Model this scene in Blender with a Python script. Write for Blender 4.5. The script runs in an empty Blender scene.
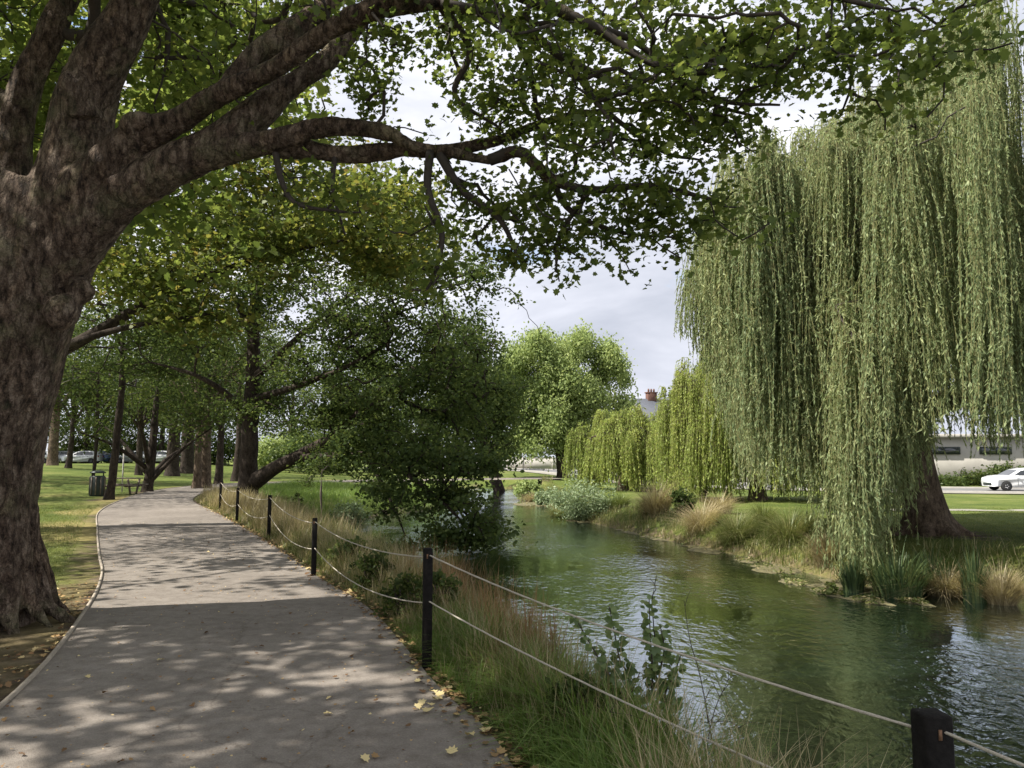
import bpy, math, random
import numpy as np
from mathutils import Vector, noise as mnoise

# ------------------------------------------------------------------ basics
scn = bpy.context.scene
COL = scn.collection
rng = np.random.default_rng(7)
random.seed(7)
F = 750.0
PITCH = math.atan(74 / 750)
CAMZ = 1.6
ca, sa = math.cos(PITCH), math.sin(PITCH)

def P(px, py, Y):
    """world point seen at photo position (px,py) at distance Y along the view"""
    u = (px - 512) / F; t = (384 - py) / F
    dy = ca - t * sa; dz = sa + t * ca
    return np.array([u / dy * Y, Y, CAMZ + dz / dy * Y])

def G(px, py, z=0.0):
    t = (384 - py) / F
    dy = ca - t * sa; dz = sa + t * ca
    Y = (z - CAMZ) / dz * dy
    return np.array([(px - 512) / F / dy * Y, Y, z])

def ss(t):
    t = np.clip(t, 0, 1); return t * t * (3 - 2 * t)

def tag(o, label=None, cat=None, group=None, kind=None):
    if label: o['label'] = label
    if cat: o['category'] = cat
    if group: o['group'] = group
    if kind: o['kind'] = kind
    return o

def empty(name, loc, label, cat, group=None, rz=0.0):
    o = bpy.data.objects.new(name, None); COL.objects.link(o)
    o.location = tuple(float(v) for v in loc); o.rotation_euler = (0, 0, rz); o.empty_display_size = 0.2
    return tag(o, label, cat, group)

def mk(name, V, faces, mat, parent=None, attrs=None, smooth=False, world=True):
    """faces: list of (k,n) int arrays.  world=True: V in world space, parent offset removed"""
    V = np.asarray(V, dtype=np.float32)
    if parent is not None and world:
        V = V - np.array(parent.location, dtype=np.float32)
    me = bpy.data.meshes.new(name)
    faces = [np.asarray(f, dtype=np.int32) for f in faces if len(f)]
    loops = np.concatenate([f.ravel() for f in faces])
    sizes = np.concatenate([np.full(len(f), f.shape[1], dtype=np.int32) for f in faces])
    starts = np.concatenate([[0], np.cumsum(sizes)[:-1]]).astype(np.int32)
    me.vertices.add(len(V)); me.vertices.foreach_set('co', V.ravel())
    me.loops.add(len(loops)); me.loops.foreach_set('vertex_index', loops)
    me.polygons.add(len(sizes)); me.polygons.foreach_set('loop_start', starts)
    me.polygons.foreach_set('loop_total', sizes)
    if smooth: me.polygons.foreach_set('use_smooth', np.ones(len(sizes), dtype=bool))
    me.update(calc_edges=True); me.validate()
    if attrs:
        for k, (dom, arr) in attrs.items():
            a = me.attributes.new(k, 'FLOAT', dom)
            a.data.foreach_set('value', np.asarray(arr, dtype=np.float32).ravel())
    if mat is not None:
        for m in (mat if isinstance(mat, (list, tuple)) else [mat]): me.materials.append(m)
    o = bpy.data.objects.new(name, me); COL.objects.link(o)
    if parent is not None: o.parent = parent
    return o

class MB:
    """collects simple solids into one mesh"""
    def __init__(s): s.V = []; s.F = {}; s.n = 0
    def add(s, V, faces):
        V = np.asarray(V, float)
        for f in faces:
            f = np.asarray(f)
            s.F.setdefault(f.shape[1], []).append(f + s.n)
        s.V.append(V); s.n += len(V)
    def box(s, c, d, rz=0.0, bev=0.0, tilt=0.0):
        x, y, z = [v / 2 for v in d]
        if bev > 0:
            b = min(bev, x * .9, y * .9, z * .9)
            pts = []
            for sz in (-1, 1):
                for (ix, iy) in ((1, 1), (-1, 1), (-1, -1), (1, -1)):
                    pts += [(ix * (x - b), iy * (y - b), sz * z)]
            for zz in (-z + b, z - b):
                for (ix, iy, k) in ((1, 1, 0), (1, 1, 1), (-1, 1, 1), (-1, 1, 0), (-1, -1, 0), (-1, -1, 1), (1, -1, 1), (1, -1, 0)):
                    pts += [(ix * (x - (b if k else 0)), iy * (y - (0 if k else b)), zz)]
            # ring order per corner
            pts = np.array(pts)
            f4 = [(4, 5, 6, 7), (3, 2, 1, 0)]
            A = 8; B = 16
            f3 = []
            for i in range(8):
                j = (i + 1) % 8
                f4.append((A + i, A + j, B + j, B + i))
            cor = [(0, 1), (2, 3), (4, 5), (6, 7)]
            for q, (i, j) in enumerate(cor):
                f3.append((q, A + j, A + i)); f3.append((4 + q, B + i, B + j))
                k = (q + 1) % 4; i2 = cor[k][0]
                f4.append((q, k, A + i2, A + j)); f4.append((4 + k, 4 + q, B + j, B + i2))
            fs = [np.array(f4), np.array(f3)]
        else:
            pts = np.array([(sx * x, sy * y, sz * z) for sz in (-1, 1) for (sx, sy) in ((1, 1), (-1, 1), (-1, -1), (1, -1))])
            fs = [np.array([(4, 5, 6, 7), (3, 2, 1, 0), (0, 1, 5, 4), (1, 2, 6, 5), (2, 3, 7, 6), (3, 0, 4, 7)])]
        if tilt:
            c_, s_ = math.cos(tilt), math.sin(tilt)
            pts = np.stack([pts[:, 0], pts[:, 1] * c_ - pts[:, 2] * s_, pts[:, 1] * s_ + pts[:, 2] * c_], 1)
        c_, s_ = math.cos(rz), math.sin(rz)
        pts = np.stack([pts[:, 0] * c_ - pts[:, 1] * s_, pts[:, 0] * s_ + pts[:, 1] * c_, pts[:, 2]], 1) + np.array(c)
        s.add(pts, fs); return s
    def tube(s, pts, rad, sides=8, caps=True, sub=1):
        V, f4, capf = tube_geo(pts, rad, sides, sub)
        s.add(V, [f4])
        if caps:
            n = len(V); s.F.setdefault(sides, []).append(np.array([list(range(sides))[::-1], list(range(n - sides, n))]) + s.n - n)
        return s
    def lathe(s, c, prof, sides=20, axis='z'):
        ang = np.linspace(0, 2 * math.pi, sides, endpoint=False)
        V = []
        for (r, h) in prof:
            if axis == 'z': V.append(np.stack([r * np.cos(ang), r * np.sin(ang), np.full(sides, h)], 1))
            else: V.append(np.stack([r * np.cos(ang), np.full(sides, h), -r * np.sin(ang)], 1))
        V = np.concatenate(V) + np.array(c)
        f = []
        for i in range(len(prof) - 1):
            for j in range(sides):
                k = (j + 1) % sides
                f.append((i * sides + j, i * sides + k, (i + 1) * sides + k, (i + 1) * sides + j))
        n = len(prof)
        s.add(V, [np.array(f), np.array([list(range(sides))[::-1], list(range((n - 1) * sides, n * sides))])])
        return s
    def poly(s, pts):
        s.add(np.array(pts), [np.array([list(range(len(pts)))])]); return s
    def build(s, name, mat, parent=None, smooth=False, world=True, attrs=None):
        return mk(name, np.concatenate(s.V), [np.concatenate(v) for v in s.F.values()], mat, parent, attrs, smooth, world)

def catmull(pts, sub):
    pts = np.asarray(pts, float)
    if sub <= 1 or len(pts) < 3: return pts
    p = np.vstack([2 * pts[0] - pts[1], pts, 2 * pts[-1] - pts[-2]])
    out = []
    for i in range(1, len(p) - 2):
        for k in range(sub):
            t = k / sub
            a, b, c, d = p[i - 1], p[i], p[i + 1], p[i + 2]
            out.append(0.5 * ((2 * b) + (-a + c) * t + (2 * a - 5 * b + 4 * c - d) * t * t + (-a + 3 * b - 3 * c + d) * t ** 3))
    out.append(pts[-1])
    return np.array(out)

def tube_geo(pts, rad, sides, sub=1):
    pr = np.column_stack([np.asarray(pts, float), np.broadcast_to(np.asarray(rad, float), (len(pts),))])
    pr = catmull(pr, sub); p = pr[:, :3]; r = np.maximum(pr[:, 3], 0.001)
    n = len(p)
    T = np.gradient(p, axis=0); T /= np.linalg.norm(T, axis=1)[:, None] + 1e-9
    ref = np.array([0, 0, 1.]) if abs(T[0][2]) < .9 else np.array([1., 0, 0])
    N = np.cross(T[0], ref); N /= np.linalg.norm(N)
    ang = np.linspace(0, 2 * math.pi, sides, endpoint=False)
    V = np.zeros((n, sides, 3))
    for i in range(n):
        N = N - T[i] * np.dot(N, T[i]); N /= np.linalg.norm(N)
        B = np.cross(T[i], N)
        V[i] = p[i] + r[i] * (np.cos(ang)[:, None] * N + np.sin(ang)[:, None] * B)
    i = np.arange(n - 1)[:, None]; j = np.arange(sides)[None]; k = (j + 1) % sides
    f = np.stack([i * sides + j, i * sides + k, (i + 1) * sides + k, (i + 1) * sides + j], -1).reshape(-1, 4)
    return V.reshape(-1, 3), f, None

# ------------------------------------------------------------------ materials
def newmat(name):
    m = bpy.data.materials.new(name); m.use_nodes = True
    nt = m.node_tree; nt.nodes.clear()
    out = nt.nodes.new('ShaderNodeOutputMaterial')
    return m, nt, out

def N(nt, t, **kw):
    n = nt.nodes.new(t)
    for k, v in kw.items():
        if k.startswith('_'): setattr(n, k[1:], v)
        else: n.inputs[k.replace('__', ' ')].default_value = v
    return n

def ramp(nt, stops, fac=None, interp='LINEAR'):
    r = nt.nodes.new('ShaderNodeValToRGB'); e = r.color_ramp.elements
    r.color_ramp.interpolation = interp
    while len(e) < len(stops): e.new(0.5)
    for el, (p, c) in zip(e, stops):
        el.position = p; el.color = (*c, 1) if len(c) == 3 else c
    if fac is not None: nt.links.new(fac, r.inputs['Fac'])
    return r

def noise_node(nt, scale, detail=4, rough=.55, vec=None, dist=0.0):
    n = nt.nodes.new('ShaderNodeTexNoise')
    n.inputs['Scale'].default_value = scale; n.inputs['Detail'].default_value = detail
    n.inputs['Roughness'].default_value = rough; n.inputs['Distortion'].default_value = dist
    if vec is not None: nt.links.new(vec, n.inputs['Vector'])
    return n

def objcoord(nt, scale=(1, 1, 1)):
    tc = nt.nodes.new('ShaderNodeTexCoord'); mp = nt.nodes.new('ShaderNodeMapping')
    mp.inputs['Scale'].default_value = scale
    nt.links.new(tc.outputs['Object'], mp.inputs['Vector'])
    return mp.outputs['Vector']

def mix(nt, a, b, fac, mode='MIX'):
    m = nt.nodes.new('ShaderNodeMix'); m.data_type = 'RGBA'; m.blend_type = mode
    for s, v in ((m.inputs[0], fac), (m.inputs[6], a), (m.inputs[7], b)):
        if hasattr(v, 'is_output') or isinstance(v, bpy.types.NodeSocket): nt.links.new(v, s)
        elif isinstance(v, (int, float)): s.default_value = v
        else: s.default_value = (*v, 1)
    return m.outputs[2]

def bump(nt, h, strength=.5, dist=.02):
    b = nt.nodes.new('ShaderNodeBump'); b.inputs['Strength'].default_value = strength
    b.inputs['Distance'].default_value = dist
    nt.links.new(h, b.inputs['Height']); return b.outputs['Normal']

def leafmat(name, stops, trans=.45, gloss=.025, tcol=(1.0, 1.0, .52), tgain=1.12):
    m, nt, out = newmat(name)
    a = N(nt, 'ShaderNodeAttribute', _attribute_name='rnd')
    r = ramp(nt, [(p, tuple(x * 1.25 for x in c)) for p, c in stops], a.outputs['Fac'])
    d = nt.nodes.new('ShaderNodeBsdfDiffuse'); t = nt.nodes.new('ShaderNodeBsdfTranslucent')
    g = nt.nodes.new('ShaderNodeBsdfGlossy'); g.inputs['Roughness'].default_value = .42
    g.inputs['Color'].default_value = (.8, .85, .7, 1)
    nt.links.new(r.outputs[0], d.inputs['Color'])
    tc = mix(nt, r.outputs[0], tuple(c * tgain for c in tcol), 1.0, 'MULTIPLY')
    gm = N(nt, 'ShaderNodeGamma'); gm.inputs['Gamma'].default_value = .8
    nt.links.new(tc, gm.inputs['Color']); nt.links.new(gm.outputs[0], t.inputs['Color'])
    s1 = nt.nodes.new('ShaderNodeMixShader'); s1.inputs[0].default_value = trans
    nt.links.new(d.outputs[0], s1.inputs[1]); nt.links.new(t.outputs[0], s1.inputs[2])
    s2 = nt.nodes.new('ShaderNodeMixShader'); s2.inputs[0].default_value = gloss
    nt.links.new(s1.outputs[0], s2.inputs[1]); nt.links.new(g.outputs[0], s2.inputs[2])
    nt.links.new(s2.outputs[0], out.inputs['Surface'])
    return m

def simple(name, col, rough=.6, metal=0.0, var=.15, scale=6.0, bmp=0.0, spec=.5, coat=0.0):
    m, nt, out = newmat(name)
    p = nt.nodes.new('ShaderNodeBsdfPrincipled')
    n = noise_node(nt, scale, 5, .6, objcoord(nt))
    lo = tuple(c * (1 - var) for c in col); hi = tuple(min(1, c * (1 + var)) for c in col)
    r = ramp(nt, [(.3, lo), (.7, hi)], n.outputs['Fac'])
    nt.links.new(r.outputs[0], p.inputs['Base Color'])
    p.inputs['Roughness'].default_value = rough; p.inputs['Metallic'].default_value = metal
    p.inputs['Specular IOR Level'].default_value = spec; p.inputs['Coat Weight'].default_value = coat
    if bmp: nt.links.new(bump(nt, n.outputs['Fac'], bmp, .02), p.inputs['Normal'])
    nt.links.new(p.outputs[0], out.inputs['Surface'])
    return m

def barkmat(name, c_dark, c_mid, c_lite, scale=1.0, bmp=.9, plates=False, moss=0.0):
    m, nt, out = newmat(name)
    p = nt.nodes.new('ShaderNodeBsdfPrincipled'); p.inputs['Roughness'].default_value = .9
    p.inputs['Specular IOR Level'].default_value = .2
    v1 = objcoord(nt, (1, 1, .42)); v0 = objcoord(nt)
    n1 = noise_node(nt, 13 * scale, 8, .72, v1, .25)
    n2 = noise_node(nt, 2.2 * scale, 5, .6, v0, .4)
    n3 = noise_node(nt, 45 * scale, 4, .7, v0)
    r1 = ramp(nt, [(.36, c_dark), (.48, c_mid), (.66, c_lite)], n1.outputs['Fac'])
    r2 = ramp(nt, [(.35, (.55, .5, .47)), (.65, (1.2, 1.2, 1.2))], n2.outputs['Fac'])
    c = mix(nt, r1.outputs[0], r2.outputs[0], .8, 'MULTIPLY')
    if moss:
        n4 = noise_node(nt, 1.6 * scale, 6, .7, v0)
        r4 = ramp(nt, [(.52, (0, 0, 0)), (.68, (1, 1, 1))], n4.outputs['Fac'])
        mm = N(nt, 'ShaderNodeMath', _operation='MULTIPLY'); nt.links.new(r4.outputs[0], mm.inputs[0]); mm.inputs[1].default_value = moss
        c = mix(nt, c, (.16, .17, .09), mm.outputs[0])
    nt.links.new(c, p.inputs['Base Color'])
    r5 = ramp(nt, [(.35, (.62, .6, .58)), (.5, (1, 1, 1)), (.66, (1.45, 1.4, 1.35))], n3.outputs['Fac'])
    c = mix(nt, c, r5.outputs[0], .9, 'MULTIPLY'); nt.links.new(c, p.inputs['Base Color'])
    h = n1.outputs['Fac']
    if plates:
        vo = nt.nodes.new('ShaderNodeTexVoronoi'); vo.feature = 'DISTANCE_TO_EDGE'; vo.inputs['Scale'].default_value = 9.5 * scale
        wv = objcoord(nt, (1, 1, .4)); nn = noise_node(nt, 6, 5, .7, wv)
        dm = mix(nt, wv, nn.outputs['Color'], .2); nt.links.new(dm, vo.inputs['Vector'])
        vo2 = nt.nodes.new('ShaderNodeTexVoronoi'); vo2.inputs['Scale'].default_value = 9.5 * scale; nt.links.new(dm, vo2.inputs['Vector'])
        rv = ramp(nt, [(0, (0, 0, 0)), (.12, (1, 1, 1))], vo.outputs['Distance'])
        h = mix(nt, h, rv.outputs[0], .4)
        lines = ramp(nt, [(0, (.35, .32, .3)), (.1, (1, 1, 1))], vo.outputs['Distance'])
        c = mix(nt, c, lines.outputs[0], .5, 'MULTIPLY')
        pc = ramp(nt, [(.0, (.7, .68, .66)), (.5, (1, 1, 1)), (1, (1.35, 1.3, 1.2))], vo2.outputs['Color']); c = mix(nt, c, pc.outputs[0], .8, 'MULTIPLY'); nt.links.new(c, p.inputs['Base Color'])
        c2 = None
    h2 = mix(nt, h, n3.outputs['Fac'], .3)
    nt.links.new(bump(nt, h2, bmp, .06), p.inputs['Normal'])
    nt.links.new(p.outputs[0], out.inputs['Surface'])
    return m

M = {}
M['plane_leaf'] = leafmat('plane_leaf', [(0, (.05, .08, .02)), (.5, (.095, .13, .032)), (.85, (.15, .175, .045)), (1, (.22, .19, .04))], .65)
M['yellow_leaf'] = leafmat('yellow_leaf', [(0, (.045, .07, .018)), (.5, (.085, .11, .026)), (.85, (.15, .145, .035)), (1, (.24, .16, .045))], .55)
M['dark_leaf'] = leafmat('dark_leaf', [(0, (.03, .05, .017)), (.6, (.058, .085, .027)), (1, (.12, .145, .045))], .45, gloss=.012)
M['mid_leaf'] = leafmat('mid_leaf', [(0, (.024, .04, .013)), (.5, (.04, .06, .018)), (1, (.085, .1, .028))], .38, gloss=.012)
M['willow_leaf'] = leafmat('willow_leaf', [(0, (.1, .145, .07)), (.5, (.21, .255, .125)), (.85, (.34, .365, .18)), (1, (.45, .43, .21))], .42, gloss=.01, tcol=(1, 1, .65))
M['willow_yellow'] = leafmat('willow_yellow', [(0, (.15, .2, .05)), (.5, (.26, .32, .09)), (1, (.36, .36, .1))], .4, gloss=.01)
M['far_leaf'] = leafmat('far_leaf', [(0, (.15, .2, .08)), (.5, (.24, .3, .12)), (1, (.34, .38, .16))], .45, gloss=.01, tcol=(1, 1, .65))  # leaf colour lightened to carry distance haze
M['shrub_leaf'] = leafmat('shrub_leaf', [(0, (.1, .14, .07)), (.6, (.17, .22, .12)), (1, (.28, .32, .2))], .3)
M['round_leaf'] = leafmat('round_leaf', [(0, (.07, .11, .045)), (.6, (.12, .17, .065)), (1, (.2, .24, .1))], .5, gloss=.03)
M['grass_green'] = leafmat('grass_green', [(0, (.06, .085, .02)), (.6, (.11, .14, .035)), (1, (.2, .2, .07))], .35, gloss=.03)
M['grass_mix'] = leafmat('grass_mix', [(0, (.06, .085, .02)), (.4, (.1, .125, .035)), (.7, (.2, .19, .09)), (1, (.34, .28, .16))], .35, gloss=.03)
M['grass_dry'] = leafmat('grass_dry', [(0, (.14, .11, .06)), (.4, (.24, .19, .11)), (.7, (.35, .29, .18)), (1, (.46, .39, .26))], .35, gloss=.03)
M['grass_rust'] = leafmat('grass_rust', [(0, (.11, .055, .03)), (.5, (.2, .11, .06)), (1, (.32, .22, .12))], .35, gloss=.02)
M['grass_lush'] = leafmat('grass_lush', [(0, (.06, .11, .02)), (.6, (.12, .19, .04)), (1, (.22, .28, .08))], .4, gloss=.03)
M['iris'] = leafmat('iris', [(0, (.028, .05, .024)), (.6, (.055, .085, .035)), (1, (.15, .17, .06))], .25)
M['dead_leaf'] = leafmat('dead_leaf', [(0, (.09, .05, .03)), (.4, (.2, .12, .06)), (.75, (.4, .27, .13)), (1, (.6, .5, .26))], .15, gloss=.03, tcol=(1, .9, .7))
M['plane_bark'] = barkmat('plane_bark', (.025, .019, .015), (.115, .083, .062), (.26, .21, .165), 1.25, 1.0, plates=True, moss=.45)
M['dark_bark'] = barkmat('dark_bark', (.02, .016, .012), (.045, .035, .028), (.08, .065, .05), 1.0, .8)
M['willow_bark'] = barkmat('willow_bark', (.05, .038, .028), (.12, .09, .065), (.2, .155, .11), .9, 1.0)
M['twig'] = simple('twig_bark', (.045, .035, .027), .85, 0, .3, 20)
M['twig_green'] = simple('willow_twig', (.17, .16, .06), .8, 0, .2, 20)
M['post'] = simple('post_timber', (.012, .0105, .0095), .85, 0, .4, 30, .5, spec=.12)
M['rust'] = simple('rusty_staple', (.2, .11, .06), .7, .3, .3, 60)
M['rope'] = simple('rope', (.52, .47, .38), .85, 0, .2, 160, .6)
M['edging'] = simple('timber_edging', (.34, .29, .23), .85, 0, .25, 12, .3)
M['kerb'] = simple('kerb_concrete', (.3, .285, .26), .85, 0, .12, 5)
M['concrete'] = simple('concrete', (.5, .48, .44), .85, 0, .1, 2)
M['metal_dark'] = simple('dark_metal', (.03, .04, .035), .5, .2, .2, 10)
M['white_paint'] = simple('car_white', (.78, .79, .8), .3, 0, .02, 2, coat=.6)
M['silver_paint'] = simple('car_silver', (.5, .52, .55), .3, .5, .02, 2, coat=.6)
M['blue_paint'] = simple('car_blue', (.09, .14, .25), .3, .2, .02, 2, coat=.6)
M['glass'] = simple('dark_glass', (.03, .035, .04), .06, 0, .05, 2, spec=.8)
M['tyre'] = simple('tyre_rubber', (.02, .02, .02), .85, 0, .1, 10)
M['rim'] = simple('alloy_rim', (.5, .5, .52), .3, .9, .05, 10)
M['lamp'] = simple('headlight_lens', (.7, .72, .75), .1, 0, .05, 10)
M['tail'] = simple('tail_lens', (.4, .02, .02), .2, 0, .05, 10)
M['wall'] = simple('painted_wall', (.4, .38, .34), .85, 0, .12, .8)
M['brick'] = simple('red_brick', (.14, .07, .052), .9, 0, .25, 9)
M['slate'] = simple('slate_roof', (.075, .082, .1), .7, 0, .2, 4)
M['timber'] = simple('grey_timber', (.16, .13, .1), .85, 0, .25, 8)

def path_material():
    m, nt, out = newmat('asphalt_path')
    p = nt.nodes.new('ShaderNodeBsdfPrincipled'); p.inputs['Roughness'].default_value = .88
    p.inputs['Specular IOR Level'].default_value = .3
    v = objcoord(nt)
    n1 = noise_node(nt, .55, 6, .62, v, .5); n2 = noise_node(nt, 90, 3, .8, v); n3 = noise_node(nt, 7, 6, .7, v)
    r1 = ramp(nt, [(.3, (.18, .157, .136)), (.55, (.235, .207, .18)), (.75, (.285, .252, .222))], n1.outputs['Fac'])
    r2 = ramp(nt, [(.3, (.76, .76, .76)), (.52, (1, 1, 1)), (.72, (1.24, 1.24, 1.22))], n2.outputs['Fac'])
    c = mix(nt, r1.outputs[0], r2.outputs[0], 1.0, 'MULTIPLY')
    r3 = ramp(nt, [(.35, (.78, .76, .74)), (.6, (1.06, 1.06, 1.06))], n3.outputs['Fac'])
    c = mix(nt, c, r3.outputs[0], 1.0, 'MULTIPLY')
    nn = noise_node(nt, 2.2, 5, .7, v); dv = mix(nt, v, nn.outputs['Color'], .25)
    vc = nt.nodes.new('ShaderNodeTexVoronoi'); vc.feature = 'DISTANCE_TO_EDGE'; vc.inputs['Scale'].default_value = .42; nt.links.new(dv, vc.inputs['Vector'])
    cr_ = ramp(nt, [(.0, (.6, .58, .56)), (.0035, (1, 1, 1))], vc.outputs['Distance']); c = mix(nt, c, cr_.outputs[0], .7, 'MULTIPLY')
    e = N(nt, 'ShaderNodeAttribute', _attribute_name='edge')
    n4 = noise_node(nt, 5, 5, .7, v)
    ad = N(nt, 'ShaderNodeMath', _operation='ADD'); nt.links.new(e.outputs['Fac'], ad.inputs[0]); nt.links.new(n4.outputs['Fac'], ad.inputs[1])
    r4 = ramp(nt, [(.9, (0, 0, 0)), (1.0, (1, 1, 1))], None)
    mr = N(nt, 'ShaderNodeMath', _operation='MULTIPLY'); mr.inputs[1].default_value = .72
    nt.links.new(ad.outputs[0], mr.inputs[0]); nt.links.new(mr.outputs[0], r4.inputs['Fac'])
    c = mix(nt, c, (.11, .08, .055), r4.outputs[0])
    vo = nt.nodes.new('ShaderNodeTexVoronoi'); vo.inputs['Scale'].default_value = 160; nt.links.new(v, vo.inputs['Vector'])
    nt.links.new(c, p.inputs['Base Color'])
    nt.links.new(bump(nt, vo.outputs['Distance'], .5, .006), p.inputs['Normal'])
    nt.links.new(p.outputs[0], out.inputs['Surface']); return m

def ground_material():
    m, nt, out = newmat('ground')
    p = nt.nodes.new('ShaderNodeBsdfPrincipled'); p.inputs['Roughness'].default_value = .95
    p.inputs['Specular IOR Level'].default_value = .15
    v = objcoord(nt)
    n1 = noise_node(nt, .35, 6, .6, v, .3); n2 = noise_node(nt, 14, 6, .8, v); n3 = noise_node(nt, 3.2, 8, .7, v); n5 = noise_node(nt, 45, 4, .8, v)
    g = ramp(nt, [(.3, (.07, .1, .022)), (.5, (.115, .148, .032)), (.7, (.19, .2, .06))], n1.outputs['Fac'])
    g2 = ramp(nt, [(.3, (.5, .55, .5)), (.55, (1, 1, 1)), (.75, (1.45, 1.4, 1.3))], n2.outputs['Fac'])
    gc = mix(nt, g.outputs[0], g2.outputs[0], 1.0, 'MULTIPLY')
    d = ramp(nt, [(.34, (.04, .028, .02)), (.5, (.1, .072, .052)), (.66, (.2, .155, .115))], n3.outputs['Fac'])
    dc = mix(nt, d.outputs[0], g2.outputs[0], .8, 'MULTIPLY')
    a = N(nt, 'ShaderNodeAttribute', _attribute_name='dirt')
    ad = N(nt, 'ShaderNodeMath', _operation='ADD'); nt.links.new(a.outputs['Fac'], ad.inputs[0]); nt.links.new(n3.outputs['Fac'], ad.inputs[1])
    mu = N(nt, 'ShaderNodeMath', _operation='MULTIPLY'); nt.links.new(ad.outputs[0], mu.inputs[0]); mu.inputs[1].default_value = .5
    f = ramp(nt, [(.42, (0, 0, 0)), (.56, (1, 1, 1))], mu.outputs[0])
    c = mix(nt, gc, dc, f.outputs[0])
    w = N(nt, 'ShaderNodeAttribute', _attribute_name='dry')
    dr = mix(nt, (.3, .25, .1), g2.outputs[0], .7, 'MULTIPLY')
    wm = N(nt, 'ShaderNodeMath', _operation='MULTIPLY'); nt.links.new(w.outputs['Fac'], wm.inputs[0]); nt.links.new(n1.outputs['Fac'], wm.inputs[1])
    wr = ramp(nt, [(.2, (0, 0, 0)), (.5, (1, 1, 1))], wm.outputs[0])
    c = mix(nt, c, dr, wr.outputs[0])
    nt.links.new(c, p.inputs['Base Color'])
    h = mix(nt, n2.outputs['Fac'], n5.outputs['Fac'], .4)
    nt.links.new(bump(nt, h, .8, .05), p.inputs['Normal'])
    nt.links.new(p.outputs[0], out.inputs['Surface']); return m

def water_material():
    m, nt, out = newmat('river_water')
    v = objcoord(nt)
    n0 = noise_node(nt, .22, 4, .6, v, .8)
    c = ramp(nt, [(.35, (.004, .009, .006)), (.65, (.013, .022, .012))], n0.outputs['Fac'])
    d = nt.nodes.new('ShaderNodeBsdfDiffuse'); nt.links.new(c.outputs[0], d.inputs['Color'])
    g = nt.nodes.new('ShaderNodeBsdfGlossy'); g.inputs['Roughness'].default_value = .03; g.inputs['Color'].default_value = (.88, .94, 1, 1)
    vs = objcoord(nt, (.8, .6, 1))
    a = noise_node(nt, 8, 3, .5, vs, .4); l = noise_node(nt, 1.5, 2, .5, vs, .6)
    zone = noise_node(nt, .28, 3, .5, v, .6)
    zr = ramp(nt, [(.38, (.12, .12, .12)), (.6, (1, 1, 1))], zone.outputs['Fac'])
    b1 = nt.nodes.new('ShaderNodeBump'); b1.inputs['Distance'].default_value = .027
    nt.links.new(a.outputs['Fac'], b1.inputs['Height']); nt.links.new(zr.outputs[0], b1.inputs['Strength'])
    b2 = nt.nodes.new('ShaderNodeBump'); b2.inputs['Distance'].default_value = .032; b2.inputs['Strength'].default_value = .45
    nt.links.new(l.outputs['Fac'], b2.inputs['Height']); nt.links.new(b1.outputs[0], b2.inputs['Normal'])
    lw = nt.nodes.new('ShaderNodeLayerWeight'); lw.inputs['Blend'].default_value = .5
    for q in (d, g, lw): nt.links.new(b2.outputs[0], q.inputs['Normal'])
    pw = N(nt, 'ShaderNodeMath', _operation='POWER'); nt.links.new(lw.outputs['Facing'], pw.inputs[0]); pw.inputs[1].default_value = 2.0
    mx = nt.nodes.new('ShaderNodeMixShader'); nt.links.new(pw.outputs[0], mx.inputs[0]); nt.links.new(d.outputs[0], mx.inputs[1]); nt.links.new(g.outputs[0], mx.inputs[2])
    nt.links.new(mx.outputs[0], out.inputs['Surface']); return m

M['path'] = path_material(); M['ground'] = ground_material(); M['water'] = water_material()
M['road'] = simple('road_asphalt', (.15, .147, .143), .85, 0, .15, 1.5)
M['footpath'] = simple('pale_footpath', (.25, .235, .19), .9, 0, .2, 2)
M['weed'] = simple('weed_mat', (.13, .115, .055), .9, 0, .5, 14, 1.0)

# ------------------------------------------------------------------ layout
WZ = -1.1
near_bank = [(5, -30), (3.7, -6), (2.8, 1), (1.8, 4), (.85, 6.3), (.15, 9), (-.8, 12), (-2.3, 16), (-4.4, 21), (-6.4, 26), (-7.3, 30), (-6.4, 34), (-4, 40), (-3, 50), (-4, 60), (-8, 66)]
far_bank = [(-8, 71), (-1, 68), (1.5, 62), (1.7, 50), (2.0, 42), (2.6, 34.5), (4.4, 27), (6.3, 21), (7.1, 17), (9.6, 15.2), (14, 14.2), (25, 12.5), (45, -30)]
RIV = np.array(near_bank + far_bank, float)

def riv_sd(x, y):
    """signed distance to the river outline, positive on land"""
    x = np.asarray(x, float); y = np.asarray(y, float)
    d = np.full(x.shape, 1e9); inside = np.zeros(x.shape, bool)
    n = len(RIV)
    for i in range(n):
        ax, ay = RIV[i]; bx, by = RIV[(i + 1) % n]
        ex, ey = bx - ax, by - ay
        t = np.clip(((x - ax) * ex + (y - ay) * ey) / (ex * ex + ey * ey), 0, 1)
        d = np.minimum(d, np.hypot(x - ax - t * ex, y - ay - t * ey))
        cond = ((ay > y) != (by > y)) & (x < (bx - ax) * (y - ay) / ((by - ay) + 1e-12) + ax)
        inside ^= cond
    return np.where(inside, -d, d)

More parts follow.
